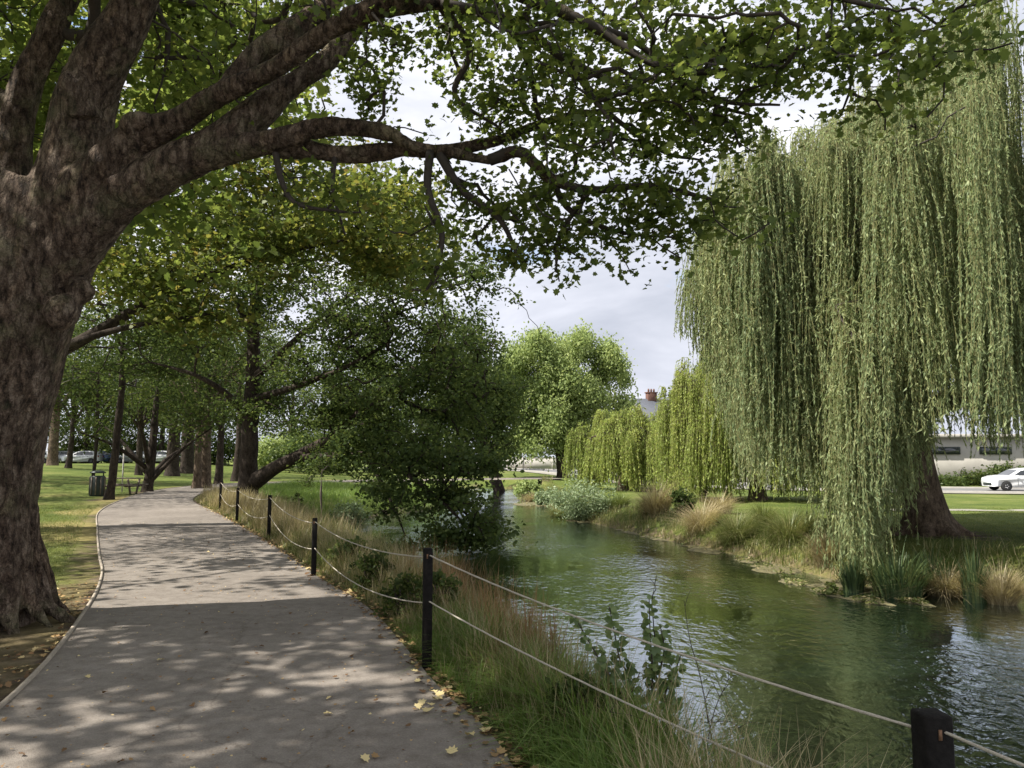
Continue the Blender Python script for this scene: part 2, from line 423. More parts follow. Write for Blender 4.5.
pr = [G(560, 800), G(505, 754), G(440, 690), G(370, 610), G(320, 579), G(270, 544), G(220, 515)]
right_edge = [(1.6, -12), (.9, -2), (.35, 2)] + [(p[0], p[1]) for p in pr[1:]] + [(-12.0, 28.5), (-14.2, 35), (-15.2, 41), (-14.2, 46.5), (-10.5, 50.5), (-4, 54), (4, 58)]
pl = [G(0, 712), G(88, 610), G(103, 575), G(100, 555), G(98, 530), G(100, 512)]
left_edge = [(-2.4, -12), (-2.6, -2), (-2.75, 2)] + [(p[0], p[1]) for p in pl] + [(-14.9, 29), (-17.2, 36), (-18.2, 42), (-17.2, 48.5), (-12.8, 53.5), (-6, 57.4), (3, 61.6)]
RE = catmull(np.array(right_edge), 6); LE = catmull(np.array(left_edge), 6)
def resample(p, n):
    s = np.concatenate([[0], np.cumsum(np.linalg.norm(np.diff(p, axis=0), axis=1))])
    t = np.linspace(0, s[-1], n); return np.stack([np.interp(t, s, p[:, i]) for i in range(p.shape[1])], 1)
RE = resample(RE, 220); LE = resample(LE, 220)
# match the cross lines by closest point so that the strip does not shear
CL = (RE + LE) / 2

def dist_poly(x, y, line):
    x = np.asarray(x, float); y = np.asarray(y, float); d = np.full(x.shape, 1e9)
    for i in range(0, len(line) - 1):
        ax, ay = line[i][:2]; bx, by = line[i + 1][:2]
        ex, ey = bx - ax, by - ay
        t = np.clip(((x - ax) * ex + (y - ay) * ey) / (ex * ex + ey * ey + 1e-12), 0, 1)
        d = np.minimum(d, np.hypot(x - ax - t * ex, y - ay - t * ey))
    return d

CLs = resample(CL, 60); LEs = resample(LE, 90); REs = resample(RE, 90)
my = np.array([-30, 1, 4, 6.3, 12, 16, 21, 26, 30, 34, 40, 50, 60, 66, 70, 300.])
mx = np.array([20, 12, 8, 6, 4.5, 3.2, 1.5, 0, -1.5, -1.3, -.8, -.7, -1.2, -4, -6, -30.])

road_cl = catmull(np.array([(95, 40), (60, 47.5), (40, 50), (27, 53), (18, 60), (13, 72), (9, 92), (2, 112), (-14, 128), (-45, 138), (-90, 140)], float), 6)

def height(x, y, noise=True):
    x = np.asarray(x, float); y = np.asarray(y, float)
    sd = riv_sd(x, y)
    mid = np.interp(y, my, mx)
    w = np.maximum(.5, (y - 52) * .8)
    side = ss((x - mid) / (2 * w) + .5)
    rightz = -.36 - .22 * ss((y - 18) / 32) + .45 * ss((y - 58) / 50)
    leftz = .95 * ss((-x - 19) / 22) * ss((y - 12) / 25) - .22 * ss((x + 12.5) / 5) * ss((y - 22) / 8)
    top = leftz * (1 - side) + rightz * side
    wid = 1.55 * (1 - side) + 1.5 * side
    t = np.clip(sd / wid, 0, 1)
    t = t ** .8
    prof = t * t * (3 - 2 * t) * .45 + t * .55
    z = (WZ - .06) + (top - WZ + .06) * prof
    z = np.where(sd < 0, WZ - .06 - np.minimum(.7, -sd * .45), z)
    dp = dist_poly(x, y, CLs)
    flat = 1 - ss((dp - 1.9) / 2.0)
    z = z * (1 - flat) + np.where(sd > .6, -.012, z) * flat
    if noise:
        nz = .04 * np.sin(x * 1.7 + 1.1 * np.sin(y * .9)) * np.sin(y * 1.3 + np.sin(x * 1.1)) + .02 * np.sin(x * 5.1 + y * 2.3) * np.sin(y * 4.7 - x * 1.9)
        z = z + nz * (1 - flat) * np.clip(sd + .3, 0, 1)
    dr = dist_poly(x, y, road_cl[::2])
    fr = 1 - ss((dr - 4.2) / 5)
    zr = -.62 + .45 * ss((y - 58) / 50)
    z = z * (1 - fr) + zr * fr
    return z

def hz(x, y): return float(height(np.array([x]), np.array([y]))[0])

# ------------------------------------------------------------------ ground
def axis(fine0, fine1, step, lo, hi):
    a = list(np.arange(fine0, fine1, step)); s = step; v = fine1
    while v < hi: a.append(v); s *= 1.09; v += s
    a.append(hi); s = step; v = fine0 - step; b = []
    while v > lo: b.append(v); s *= 1.09; v -= s
    b.append(lo); return np.array(b[::-1] + a)
xs = axis(-13, 13, .17, -900, 900); ys = axis(2.5, 36, .17, -60, 1500)
XX, YY = np.meshgrid(xs, ys); ZZ = height(XX.ravel(), YY.ravel()).reshape(XX.shape)
nx, ny = len(xs), len(ys)
i = np.arange(ny - 1)[:, None]; j = np.arange(nx - 1)[None]
gf = np.stack([i * nx + j, i * nx + j + 1, (i + 1) * nx + j + 1, (i + 1) * nx + j], -1).reshape(-1, 4)
X_, Y_ = XX.ravel(), YY.ravel()
sd_ = riv_sd(X_, Y_)
dLE = dist_poly(X_, Y_, LEs); dRE = dist_poly(X_, Y_, REs)
tree_d = np.hypot(X_ + 5.0, Y_ - 7.4)
left = X_ < np.interp(Y_, LE[:, 1], LE[:, 0])
dirt = .55 * (1 - ss((dLE - .1) / 1.0)) + 1.1 * (1 - ss((tree_d - 1.0) / 1.7)) + np.where(dRE < .5, .5, 0) + np.where(left & (Y_ < 7.2), .62 * (1 - ss((Y_ - 6.2) / 1.2)), 0)
dirt += np.where(sd_ < .5, .55, 0)
for (tx, ty, tr) in ((11.0, 19.4, 1.5), (-9.9, 28, 1.6), (-15.6, 29.5, 1.2), (-17, 36, 1.2)):
    dirt += .6 * (1 - ss((np.hypot(X_ - tx, Y_ - ty) - tr * .5) / tr))
dirt = np.clip(dirt, 0, 1.2)
dry = np.clip(.5 * (1 - ss((sd_ - .3) / 2.0)) * (X_ > np.interp(Y_, my, mx)), 0, 1) + .55 * (1 - ss((dLE - .4) / 1.6)) * left
dry = dry + .5 * left * ss((np.sin(X_ * .9 + 1.5 * np.sin(Y_ * .4)) * np.sin(Y_ * .6 + np.sin(X_ * .5)) + .1) / .8)
dry = np.clip(dry + .35 * np.exp(-((X_ + 20) / 6) ** 2 - ((Y_ - 26) / 5) ** 2), 0, 1.2)
tag(mk('ground', np.stack([X_, Y_, ZZ.ravel()], 1), [gf], M['ground'], None, {'dirt': ('POINT', dirt), 'dry': ('POINT', dry)}, True), kind='structure', label='grassy park ground with bare earth and riverbanks')

def strip(name, A, B, z, mat, n=1, attr=False, follow=False):
    k = len(A); rows = n + 1
    V = []
    for r in range(rows):
        t = r / n; q = A * (1 - t) + B * t
        zz = np.full(k, z) if not follow else height(q[:, 0], q[:, 1], False) + z
        V.append(np.column_stack([q, zz]))
    V = np.concatenate(V)
    f = []
    i = np.arange(k - 1)
    for r in range(n): f.append(np.stack([r * k + i, r * k + i + 1, (r + 1) * k + i + 1, (r + 1) * k + i], 1)[:, ::-1])
    at = None
    if attr:
        e = []
        for r in range(rows):
            t = r / n; e.append(np.full(k, max(0, 1 - min(t, 1 - t) / .12) * (.75 if t < .5 else .55)))
        at = {'edge': ('POINT', np.concatenate(e))}
    return mk(name, V, [np.concatenate(f)], mat, None, at, True)

tag(strip('path', RE, LE, .014, M['path'], 24, True), kind='structure', label='grey asphalt walking path curving beside the river')
# thin timber edging on the left edge
def offset(line, d):
    t = np.gradient(line, axis=0); t /= np.linalg.norm(t, axis=1)[:, None]
    return line + np.stack([-t[:, 1], t[:, 0]], 1) * d
k = len(LE)
o0 = offset(LE, .0); o1 = offset(LE, .028)
V = np.concatenate([np.column_stack([o0, np.full(k, -.05)]), np.column_stack([o0, np.full(k, .034)]), np.column_stack([o1, np.full(k, .034)]), np.column_stack([o1, np.full(k, -.05)])])
i = np.arange(k - 1); fs = [np.stack([a * k + i, a * k + i + 1, b * k + i + 1, b * k + i], 1) for a, b in ((0, 1), (1, 2), (2, 3))]
tag(mk('path_edging', V, [np.concatenate(fs)], M['edging']), kind='structure', label='thin pale timber edging along the path')

# river: one sheet just inside the outline grown by a little
wx = np.array([p[0] for p in RIV]); wy = np.array([p[1] for p in RIV])
V = []; q = np.arange(-30, 74, 1.0)
lft = np.interp(q, [p[1] for p in near_bank] + [74], [p[0] for p in near_bank] + [-9]) - 1.3
fbk = far_bank[::-1]
rgt = np.interp(q, [p[1] for p in fbk], [p[0] for p in fbk]) + 1.6
V = np.concatenate([np.column_stack([lft, q, np.full(len(q), WZ)]), np.column_stack([rgt, q, np.full(len(q), WZ)])])
n = len(q); i = np.arange(n - 1)
tag(mk('river', V, [np.stack([i, i + n, i + n + 1, i + 1], 1)], M['water']), kind='structure', label='calm dark green river with ripples')

# road, kerb, footpath on the far side
tag(strip('road', offset(road_cl, -3.6), offset(road_cl, 3.6), .03, M['road'], 4, follow=True), kind='structure', label='asphalt road beyond the far lawn')
ko = offset(road_cl, 3.62) if False else None
for sgn, nm in ((-1, 'road_kerb'), (1, 'road_kerb')):
    a = offset(road_cl, sgn * 3.62); b = offset(road_cl, sgn * 3.85)
    za = height(a[:, 0], a[:, 1], False)
    kk = len(a)
    V = np.concatenate([np.column_stack([a, za - .1]), np.column_stack([a, za + .14]), np.column_stack([b, za + .14]), np.column_stack([b, za - .1])])
    i = np.arange(kk - 1); fs = [np.stack([u * kk + i, u * kk + i + 1, w * kk + i + 1, w * kk + i], 1) for u, w in ((0, 1), (1, 2), (2, 3))]
    tag(mk(nm, V, [np.concatenate(fs)], M['kerb']), kind='structure', label='concrete kerb of the far road')
    pth = (offset(road_cl, sgn * 4.0), offset(road_cl, sgn * 5.8))
    tag(strip('pavement', pth[0] if sgn < 0 else pth[1], pth[1] if sgn < 0 else pth[0], .05, M['footpath'], 2, follow=True), kind='structure', label='pale pavement beside the far road')
fp = catmull(np.array([(45, 27.5), (30, 28.6), (20, 29.2), (13.5, 29.8)], float), 8)
tag(strip('footpath', offset(fp, -.6), offset(fp, .6), .025, M['footpath'], 2, follow=True), kind='structure', label='narrow pale footpath across the far lawn')

# ------------------------------------------------------------------ leaves / trees
LOBED = np.array([(0, -.36), (.3, -.44), (.34, -.2), (.6, -.06), (.38, .12), (.36, .36), (.14, .34), (.0, .6), (-.14, .34), (-.36, .36), (-.38, .12), (-.6, -.06), (-.34, -.2), (-.3, -.44)])
OVAL = np.array([(0, -.5), (.3, -.22), (.34, .1), (0, .52), (-.34, .1), (-.3, -.22)])
RHOMB = np.array([(0, -.5), (.28, 0), (0, .5), (-.28, 0)])
NARROW = np.array([(0, -.5), (.12, -.05), (0, .5), (-.12, -.05)])
ROUND = np.array([(0, -.5), (.28, -.42), (.48, -.1), (.36, .26), (0, .56), (-.36, .26), (-.48, -.1), (-.28, -.42)])

def leaf_geo(pos, nrm, size, shape, r, fold=.12, tang=None, curl=0.0):
    n = len(pos)
    nrm = nrm / (np.linalg.norm(nrm, axis=1)[:, None] + 1e-9)
    if tang is None: tang = r.normal(size=(n, 3))
    tang = tang - nrm * (tang * nrm).sum(1)[:, None]; tang /= np.linalg.norm(tang, axis=1)[:, None] + 1e-9
    bt = np.cross(nrm, tang)
    sh = shape; m = len(sh)
    sz = np.broadcast_to(size, (n,))[:, None, None]
    wx_ = r.uniform(.72, 1.12, n)[:, None, None]; skew = (r.normal(size=n) * .14)[:, None, None]
    fo = fold * r.uniform(.2, 2.2, n)[:, None]; cu = curl * r.uniform(-.6, 2.4, n)[:, None]
    zz = (np.abs(sh[None, :, 0]) * fo - sh[None, :, 1] ** 2 * cu)[:, :, None]
    sx_ = sh[None, :, 0, None] * wx_ + sh[None, :, 1, None] * skew
    V = pos[:, None] + sz * (sh[None, :, 1, None] * tang[:, None] + sx_ * bt[:, None] + zz * nrm[:, None])
    return V.reshape(-1, 3), np.arange(n * m).reshape(n, m)

def scatter(cent, k, sig, r, flat=.6):
    """k leaves gaussian around each centre; returns pos, cluster index"""
    idx = np.repeat(np.arange(len(cent)), k)
    off = r.normal(size=(len(idx), 3)) * sig; off[:, 2] *= flat
    return cent[idx] + off, idx

def frusta(A, B, ra, rb, sides):
    T = B - A; L = np.linalg.norm(T, axis=1)[:, None] + 1e-9; T = T / L
    ref = np.where(np.abs(T[:, 2:3]) < .9, np.array([[0, 0, 1.]]), np.array([[1., 0, 0]]))
    N_ = np.cross(T, ref); N_ /= np.linalg.norm(N_, axis=1)[:, None]; B_ = np.cross(T, N_)
    ang = np.linspace(0, 2 * math.pi, sides, endpoint=False)
    c = np.cos(ang)[None, :, None]; s = np.sin(ang)[None, :, None]
    R = c * N_[:, None] + s * B_[:, None]
    over = T * np.minimum(rb, .03)[:, None] * .5
    V0 = (A - over)[:, None] + R * ra[:, None, None]; V1 = (B + over)[:, None] + R * rb[:, None, None]
    V = np.concatenate([V0, V1], 1); n = len(A)
    base = (np.arange(n) * 2 * sides)[:, None]; j = np.arange(sides)[None]; k = (j + 1) % sides
    f = np.stack([base + j, base + k, base + sides + k, base + sides + j], -1).reshape(-1, 4)
    return V.reshape(-1, 3), f

class Grow:
    """branching skeleton: given limbs first, then every target joins the nearest node by a curved twig"""
    def __init__(s):
        s.P = np.zeros((400000, 3)); s.par = np.full(400000, -1); s.R = np.zeros(400000); s.dir = np.zeros((400000, 3)); s.own = np.zeros(400000, int); s.n = 0; s.nl = 0
    def limb(s, pts, rad, parent=-1, sub=5):
        pr_ = catmull(np.column_stack([pts, rad]), sub)
        last = parent
        for q in pr_:
            i = s.n; s.P[i] = q[:3]; s.R[i] = max(q[3], .004); s.par[i] = last
            if last >= 0:
                d = s.P[i] - s.P[last]; s.dir[i] = d / (np.linalg.norm(d) + 1e-9)
            else: s.dir[i] = (0, 0, 1)
            s.own[i] = s.nl; s.n += 1; last = i
        s.nl += 1
        return last
    def attach(s, targets, r, step=.35, sag=.0, rmin=.004, grow=.42, cap=.7, bow=.35, minr_attach=0):
        s.n0 = s.n; n0 = s.n
        base = s.P[:n0][s.R[:n0] < 1e9]
        d0 = np.array([np.min(np.linalg.norm(base - t, axis=1)) for t in targets])
        ends = []
        for ti in np.argsort(d0):
            t = targets[ti]; n = s.n
            dv = t - s.P[:n]; d = np.linalg.norm(dv, axis=1)
            cosn = (dv * s.dir[:n]).sum(1) / (d + 1e-6)
            cost = d * (1.25 - .35 * cosn)
            j = int(np.argmin(cost)); D = d[j]
            if D < .03: ends.append(j); continue
            k = max(1, int(math.ceil(D / step)))
            a = s.P[j]; cpt = a + s.dir[j] * D * bow + r.normal(size=3) * D * .07
            prev = j
            for q in range(1, k + 1):
                u = q / k
                x = (1 - u) ** 2 * a + 2 * u * (1 - u) * cpt + u * u * t
                if q < k: x = x + r.normal(size=3) * step * .13; x[2] -= sag * math.sin(u * math.pi) * D
                i = s.n; s.P[i] = x; s.par[i] = prev; s.own[i] = s.own[j]
                dd = x - s.P[prev]; s.dir[i] = dd / (np.linalg.norm(dd) + 1e-9)
                prev = i; s.n += 1
            ends.append(prev)
        cnt = np.zeros(s.n)
        for e in ends: cnt[e] += 1
        for i in range(s.n - 1, n0 - 1, -1):
            if s.par[i] >= 0: cnt[s.par[i]] += cnt[i]
        rr = rmin * np.maximum(cnt, 1) ** grow
        for i in range(n0, s.n):
            p = s.par[i]
            s.R[i] = min(rr[i], s.R[p] * (cap if p < n0 else 1.0))
        return np.array(ends)
    def twigs(s, sides_thin=3, thick=.02, own=None):
        i = np.arange(s.n0, s.n)
        if own is not None: i = i[s.own[i] == own]
        if len(i) == 0: return None, None
        p = s.par[i]
        A = s.P[p]; B = s.P[i]; rb = s.R[i]; ra = np.where(p < s.n0, rb * 1.15, s.R[p]); ra = np.minimum(ra, rb * 1.5 + .003)
        big = rb > thick
        out = []
        off = 0; Vs = []; Fs = []
        for m, sd in ((big, 7), (~big, sides_thin)):
            if m.any():
                V, f = frusta(A[m], B[m], ra[m], rb[m], sd); Vs.append(V); Fs.append(f + off); off += len(V)
        return np.concatenate(Vs), np.concatenate(Fs)

def ell(c, rad, n, r, shell=.0):
    """points in an ellipsoid; shell>0 pushes them outward"""
    v = r.normal(size=(n, 3)); v /= np.linalg.norm(v, axis=1)[:, None]
    u = r.random(n) ** (1 / 3.0)
    u = u * (1 - shell) + shell * (1 - .25 * r.random(n))
    p = np.array(c) + v * u[:, None] * np.array(rad)
    if n > 80:
        m = n // 7; k = r.integers(m, size=n); sz = min(rad[0], rad[2] * 1.3) * .17
        p = np.concatenate([p[:m], p[k[m:]] + r.normal(size=(n - m, 3)) * sz * np.array([1, 1, .55])])
    return p

def build_tree(root, limbs, targets, r, leaf, mats, k=14, sig=.3, size=(.1, .15), shape=OVAL, up=.7, step=.4, rmin=.006,
               sides=12, flat=.7, flare=1.5, trunk_mesh=True, twig_every=True, droop=0.0, grow=.42, hang=False):
    g = Grow(); tb = MB()
    for li, (pts, rad) in enumerate(limbs):
        pts = np.array(pts, float); rad = np.array(rad, float)
        g.limb(pts, rad)
    g.attach(targets, r, step=step, rmin=rmin, grow=grow)
    for li, (pts, rad) in enumerate(limbs):
        V, f = g.twigs(own=li)
        if li == 0: tb.tube(np.array(pts, float), np.array(rad, float), sides, True, 5); tw = (V, f)
        else:
            bb = MB(); bb.tube(np.array(pts, float), np.array(rad, float), max(6, sides - 4), True, 5)
            if V is not None: bb.add(V, [f])
            bb.build('branch', mats[0], root, True)
    if trunk_mesh:
        to = tb.build('trunk', mats[0], root, True)
        # lumpy bark outline
        me = to.data
        co = np.zeros(len(me.vertices) * 3, dtype=np.float32); me.vertices.foreach_get('co', co); co = co.reshape(-1, 3)
        nn = np.zeros(len(me.vertices) * 3, dtype=np.float32); me.vertices.foreach_get('normal', nn); nn = nn.reshape(-1, 3)
        a = .035 * np.sin(co[:, 0] * 9 + co[:, 2] * 3) * np.sin(co[:, 1] * 8 - co[:, 2] * 2.3)
        co += nn * a[:, None]; me.vertices.foreach_set('co', co.ravel()); me.update()
    if tw[0] is not None: mk('branch', tw[0], [tw[1]], mats[1], root, None, True)
    pos, idx = scatter(targets, k, sig, r, flat)
    n = len(pos)
    nrm = r.normal(size=(n, 3)) * (1 - up) * 1.4 + np.array([0, 0, up])
    tang = None
    if hang:
        tang = np.tile(np.array([0, 0, -1.]), (n, 1)) + r.normal(size=(n, 3)) * .45; nrm = r.normal(size=(n, 3))
    sz = r.uniform(size[0], size[1], n)
    V, f = leaf_geo(pos, nrm, sz, shape, r, .15, tang, .2)
    cr = r.random(len(targets))
    rnd = np.clip(.45 * cr[idx] + .55 * r.random(n), 0, 1)
    mk('crown', V, [f], leaf, root, {'rnd': ('FACE', rnd)})
    return g

# ------------------------------------------------------------------ foreground plane tree
r = np.random.default_rng(11)
base = P(-28, 622, 7.45); base[2] = 0
plane = empty('plane_tree', (base[0], base[1], 0), 'huge old plane tree with thick leaning trunk at the left edge, overhanging the path', 'tree')
def LP(l):
    return np.array([P(a, b, c) for a, b, c, _ in l]), np.array([d for *_, d in l])
trunk_l = [(-34, 640, 7.5, .68), (-33, 610, 7.47, .6), (-30, 570, 7.45, .53), (-27, 520, 7.4, .49), (-12, 430, 7.4, .5), (6, 350, 7.35, .52), (20, 290, 7.3, .52), (30, 235, 7.3, .45), (50, 190, 7.3, .42)]
LIMBS = {
 'A': [(10, 290, 7.5, .40), (4, 225, 7.6, .28), (12, 160, 7.6, .2), (25, 90, 7.6, .165), (48, 38, 7.6, .145), (72, -20, 7.7, .13), (95, -110, 7.8, .11), (90, -260, 8, .08)],
 'A2': [(20, 110, 7.6, .1), (-20, 85, 7.9, .08), (-80, 60, 8.2, .06), (-160, -20, 8.6, .05)],
 'B': [(45, 250, 7.3, .46), (70, 180, 7.2, .34), (84, 110, 7.2, .29), (102, 62, 7.1, .25), (130, 15, 7.1, .22), (148, -60, 7.0, .22), (140, -180, 6.9, .18), (160, -330, 7, .13), (150, -500, 7, .08)],
 'K': [(82, 120, 7.05, .2), (74, 84, 6.95, .15), (72, 72, 6.9, .08)],
 'C': [(62, 230, 7.2, .36), (102, 175, 7.0, .23), (138, 138, 6.9, .17), (175, 122, 6.8, .12), (220, 95, 6.6, .105), (280, 65, 6.4, .095), (325, 32, 6.2, .085), (375, 8, 6.0, .078), (430, -15, 5.8, .08), (520, -30, 5.5, .065), (640, -35, 5.2, .05), (760, -20, 5.0, .03), (880, 8, 4.8, .014)],
 'C0': [(138, 140, 6.9, .14), (132, 124, 6.75, .12), (150, 118, 6.7, .06)],
 'C2': [(222, 92, 6.6, .08), (258, 52, 6.7, .09), (295, 28, 6.8, .095), (330, 2, 6.9, .085), (390, -60, 7.1, .07), (470, -130, 7.3, .05)],
 'D': [(38, 300, 7.3, .40), (72, 246, 7.15, .29), (114, 204, 7.0, .225), (160, 172, 6.9, .2), (210, 148, 6.85, .18), (252, 118, 6.9, .17), (288, 88, 7.0, .11), (325, 62, 7.1, .1), (352, 32, 7.2, .085), (372, 6, 7.3, .08), (420, -60, 7.5, .06), (520, -120, 7.6, .04)],
 'E': [(205, 152, 6.85, .18), (250, 146, 6.8, .135), (285, 138, 6.75, .11), (312, 129, 6.7, .09), (345, 127, 6.7, .076), (385, 132, 6.7, .067), (415, 146, 6.65, .06), (450, 152, 6.6, .06), (490, 160, 6.6, .055), (520, 152, 6.5, .05), (550, 178, 6.4, .045), (590, 190, 6.35, .036), (650, 186, 6.2, .026), (715, 200, 6.1, .014)],
 'E2': [(275, 145, 6.85, .13), (310, 150, 6.9, .1), (350, 155, 6.95, .085), (400, 150, 6.9, .078), (440, 151, 6.8, .07), (500, 140, 6.9, .05), (560, 118, 7.0, .035), (640, 110, 7, .022), (700, 130, 7, .012)],
 'E3': [(430, 152, 6.6, .04), (428, 190, 6.5, .034), (442, 235, 6.4, .026), (430, 285, 6.35, .015), (412, 290, 6.3, .008)],
 'E4': [(440, 155, 6.6, .045), (462, 190, 6.55, .036), (500, 220, 6.5, .026), (520, 262, 6.45, .012)],
 'E5': [(275, 150, 6.8, .035), (283, 185, 6.7, .026), (300, 205, 6.6, .02), (345, 212, 6.6, .012)],
 'E6': [(335, 155, 6.9, .03), (333, 190, 6.9, .02), (345, 235, 6.9, .01)],
 'F1': [(375, 8, 6.0, .07), (440, 5, 6.1, .055), (510, 20, 6.2, .045), (570, 62, 6.3, .036), (640, 92, 6.3, .026), (715, 128, 6.2, .013)],
 'F2': [(430, -15, 5.8, .06), (510, -8, 5.9, .05), (590, 25, 5.9, .04), (650, 62, 5.8, .03), (710, 72, 5.6, .024), (790, 55, 5.4, .018), (860, 18, 5.2, .01)],
 'F4': [(590, 25, 5.9, .034), (640, 45, 6.0, .026), (700, 98, 6.0, .02), (760, 118, 5.9, .01)],
 'F5': [(440, 5, 6.1, .04), (470, 50, 6.3, .032), (455, 95, 6.5, .024), (500, 128, 6.6, .012)],
 'F6': [(570, 62, 6.3, .03), (600, 105, 6.4, .024), (660, 150, 6.3, .018), (700, 160, 6.2, .009)],
 'F7': [(650, 62, 5.8, .026), (720, 100, 5.7, .018), (780, 105, 5.5, .009)],
 'E7': [(550, 178, 6.4, .036), (572, 212, 6.4, .026), (620, 232, 6.3, .018), (680, 238, 6.2, .008)],
 'E8': [(590, 190, 6.35, .028), (560, 235, 6.4, .02), (556, 272, 6.4, .009)],
 'F3': [(510, 20, 6.2, .035), (530, 70, 6.5, .028), (545, 130, 6.7, .02), (600, 160, 6.8, .01)],
}
tb = MB()
tp, tr_ = LP(trunk_l); tb.tube(tp, tr_, 28, True, 6)
for k_, l in LIMBS.items():
    a, b = LP(l)
    if b[0] > .05 or k_ == 'A2': tb.tube(a, b, 14, True, 6)
# roots
for q in range(19):
    an = q * 2 * math.pi / 19 + r.uniform(-.14, .14); L = r.uniform(.2, .42); c0 = np.array([base[0], base[1], 0])
    L *= 1.0
    d = np.array([math.cos(an), math.sin(an), 0])
    w = r.uniform(-.25, .25); d2 = np.array([math.cos(an + w), math.sin(an + w), 0])
    if math.cos(an) > .2: L *= .75
    pts = [c0 + d * .38 + (0, 0, 1.2), c0 + d * .45 + (0, 0, .75), c0 + d * .54 + (0, 0, .4), c0 + d * .56 + d2 * L * .3 + (0, 0, .16), c0 + d * .57 + d2 * L * .8 + (0, 0, .03), c0 + d * .57 + d2 * L * 1.3 + (0, 0, -.09)]
    tb.tube(np.array(pts), np.array([.1, .12, .125, .1, .07, .04]) * r.uniform(.85, 1.15), 10, True, 5)
# burrs on the trunk
for (a, b, c, d) in ((62, 312, 6.98, .17), (82, 292, 7.1, .13), (82, 95, 7.0, .14), (290, 32, 6.78, .13), (276, 48, 6.75, .12)):
    c3 = P(a, b, c); tb.lathe(c3 - np.array([0, 0, 0]), [(d * .2, -d), (d * .75, -d * .6), (d, 0), (d * .75, d * .6), (d * .2, d)], 12)
to = tb.build('trunk', M['plane_bark'], plane, True)
md = to.modifiers.new('join', 'REMESH'); md.mode = 'VOXEL'; md.voxel_size = .021
md = to.modifiers.new('soft', 'SMOOTH'); md.factor = .6; md.iterations = 6
dg = bpy.context.evaluated_depsgraph_get()
nm = bpy.data.meshes.new_from_object(to.evaluated_get(dg)); to.modifiers.clear(); to.data = nm
co = np.zeros(len(nm.vertices) * 3, dtype=np.float32); nm.vertices.foreach_get('co', co); co = co.reshape(-1, 3)
nn = np.zeros(len(nm.vertices) * 3, dtype=np.float32); nm.vertices.foreach_get('normal', nn); nn = nn.reshape(-1, 3)
dsp = np.array([mnoise.noise(Vector((float(c[0]) * 2.3, float(c[1]) * 2.3, float(c[2]) * 1.2))) * .06 +
                (abs(mnoise.noise(Vector((float(c[0]) * 9, float(c[1]) * 9, float(c[2]) * 2.0)))) - .25) * .04 + (abs(mnoise.noise(Vector((float(c[0]) * 22, float(c[1]) * 22, float(c[2]) * 6)))) - .2) * .014 for c in co])
slim = np.clip((2.2 - co[:, 2]) / 2.2, 0, 1) * .5 + .5
co += nn * (dsp * slim)[:, None]
nm.vertices.foreach_set('co', co.ravel()); nm.update()
nm.polygons.foreach_set('use_smooth', np.ones(len(nm.polygons), dtype=bool))

g = Grow()
g.limb(LP(trunk_l)[0], LP(trunk_l)[1])
for k_, l in LIMBS.items():
    a, b = LP(l); g.limb(a, b)
# visible canopy: clusters described by where they hang
vis = []
def cl(px, py, rx, ry, Y, dY, n):
    m = max(2, int(n * .3))
    sub = []
    while len(sub) < m:
        a, b = r.uniform(-1, 1, 2)
        if a * a + b * b < 1: sub.append(P(px + a * rx, py + b * ry, Y + r.uniform(-dY, dY)))
    for q in range(int(n * 1.05)): vis.append(sub[q % m] + r.normal(size=3) * np.array([.2, .2, .1]))
cl(420, 15, 90, 30, 6.6, .8, 40); cl(560, 20, 110, 38, 6.2, .9, 58); cl(700, 30, 110, 40, 5.7, .8, 60); cl(820, 35, 75, 35, 5.3, .5, 40)
cl(640, 90, 100, 45, 6.1, .8, 52); cl(530, 110, 60, 40, 6.6, .6, 28); cl(700, 120, 60, 45, 6.1, .5, 34); cl(600, 165, 80, 35, 6.4, .5, 34)
cl(655, 215, 75, 30, 6.2, .4, 36); cl(570, 225, 70, 35, 6.4, .5, 32); cl(690, 215, 40, 16, 6.1, .3, 12); cl(500, 225, 45, 45, 6.5, .5, 24); cl(545, 262, 36, 24, 6.4, .3, 14)
cl(430, 215, 35, 50, 6.5, .5, 16); cl(440, 285, 30, 22, 6.4, .3, 6); cl(300, 195, 60, 25, 6.7, .5, 12); cl(400, 105, 40, 28, 7.0, .5, 10); cl(370, 60, 30, 30, 7.1, .5, 10); cl(470, 75, 55, 40, 6.6, .6, 26)
cl(880, 70, 28, 40, 5.1, .2, 14); cl(950, 55, 20, 22, 5.0, .2, 7); cl(920, 25, 60, 25, 4.9, .3, 20); cl(755, 150, 22, 18, 5.9, .2, 5); cl(850, 125, 16, 10, 5.2, .1, 3); cl(745, 60, 50, 35, 5.6, .3, 18)
# leaves high in the upper left, seen between the limbs
cl(220, 25, 90, 50, 8.3, 1.0, 60); cl(170, 90, 60, 50, 8.4, .9, 36); cl(20, 40, 50, 60, 8.8, .8, 40); cl(300, 60, 50, 50, 8.2, .8, 24); cl(10, 110, 30, 50, 9, .6, 18)
vis = np.array(vis)
nvis = len(vis)
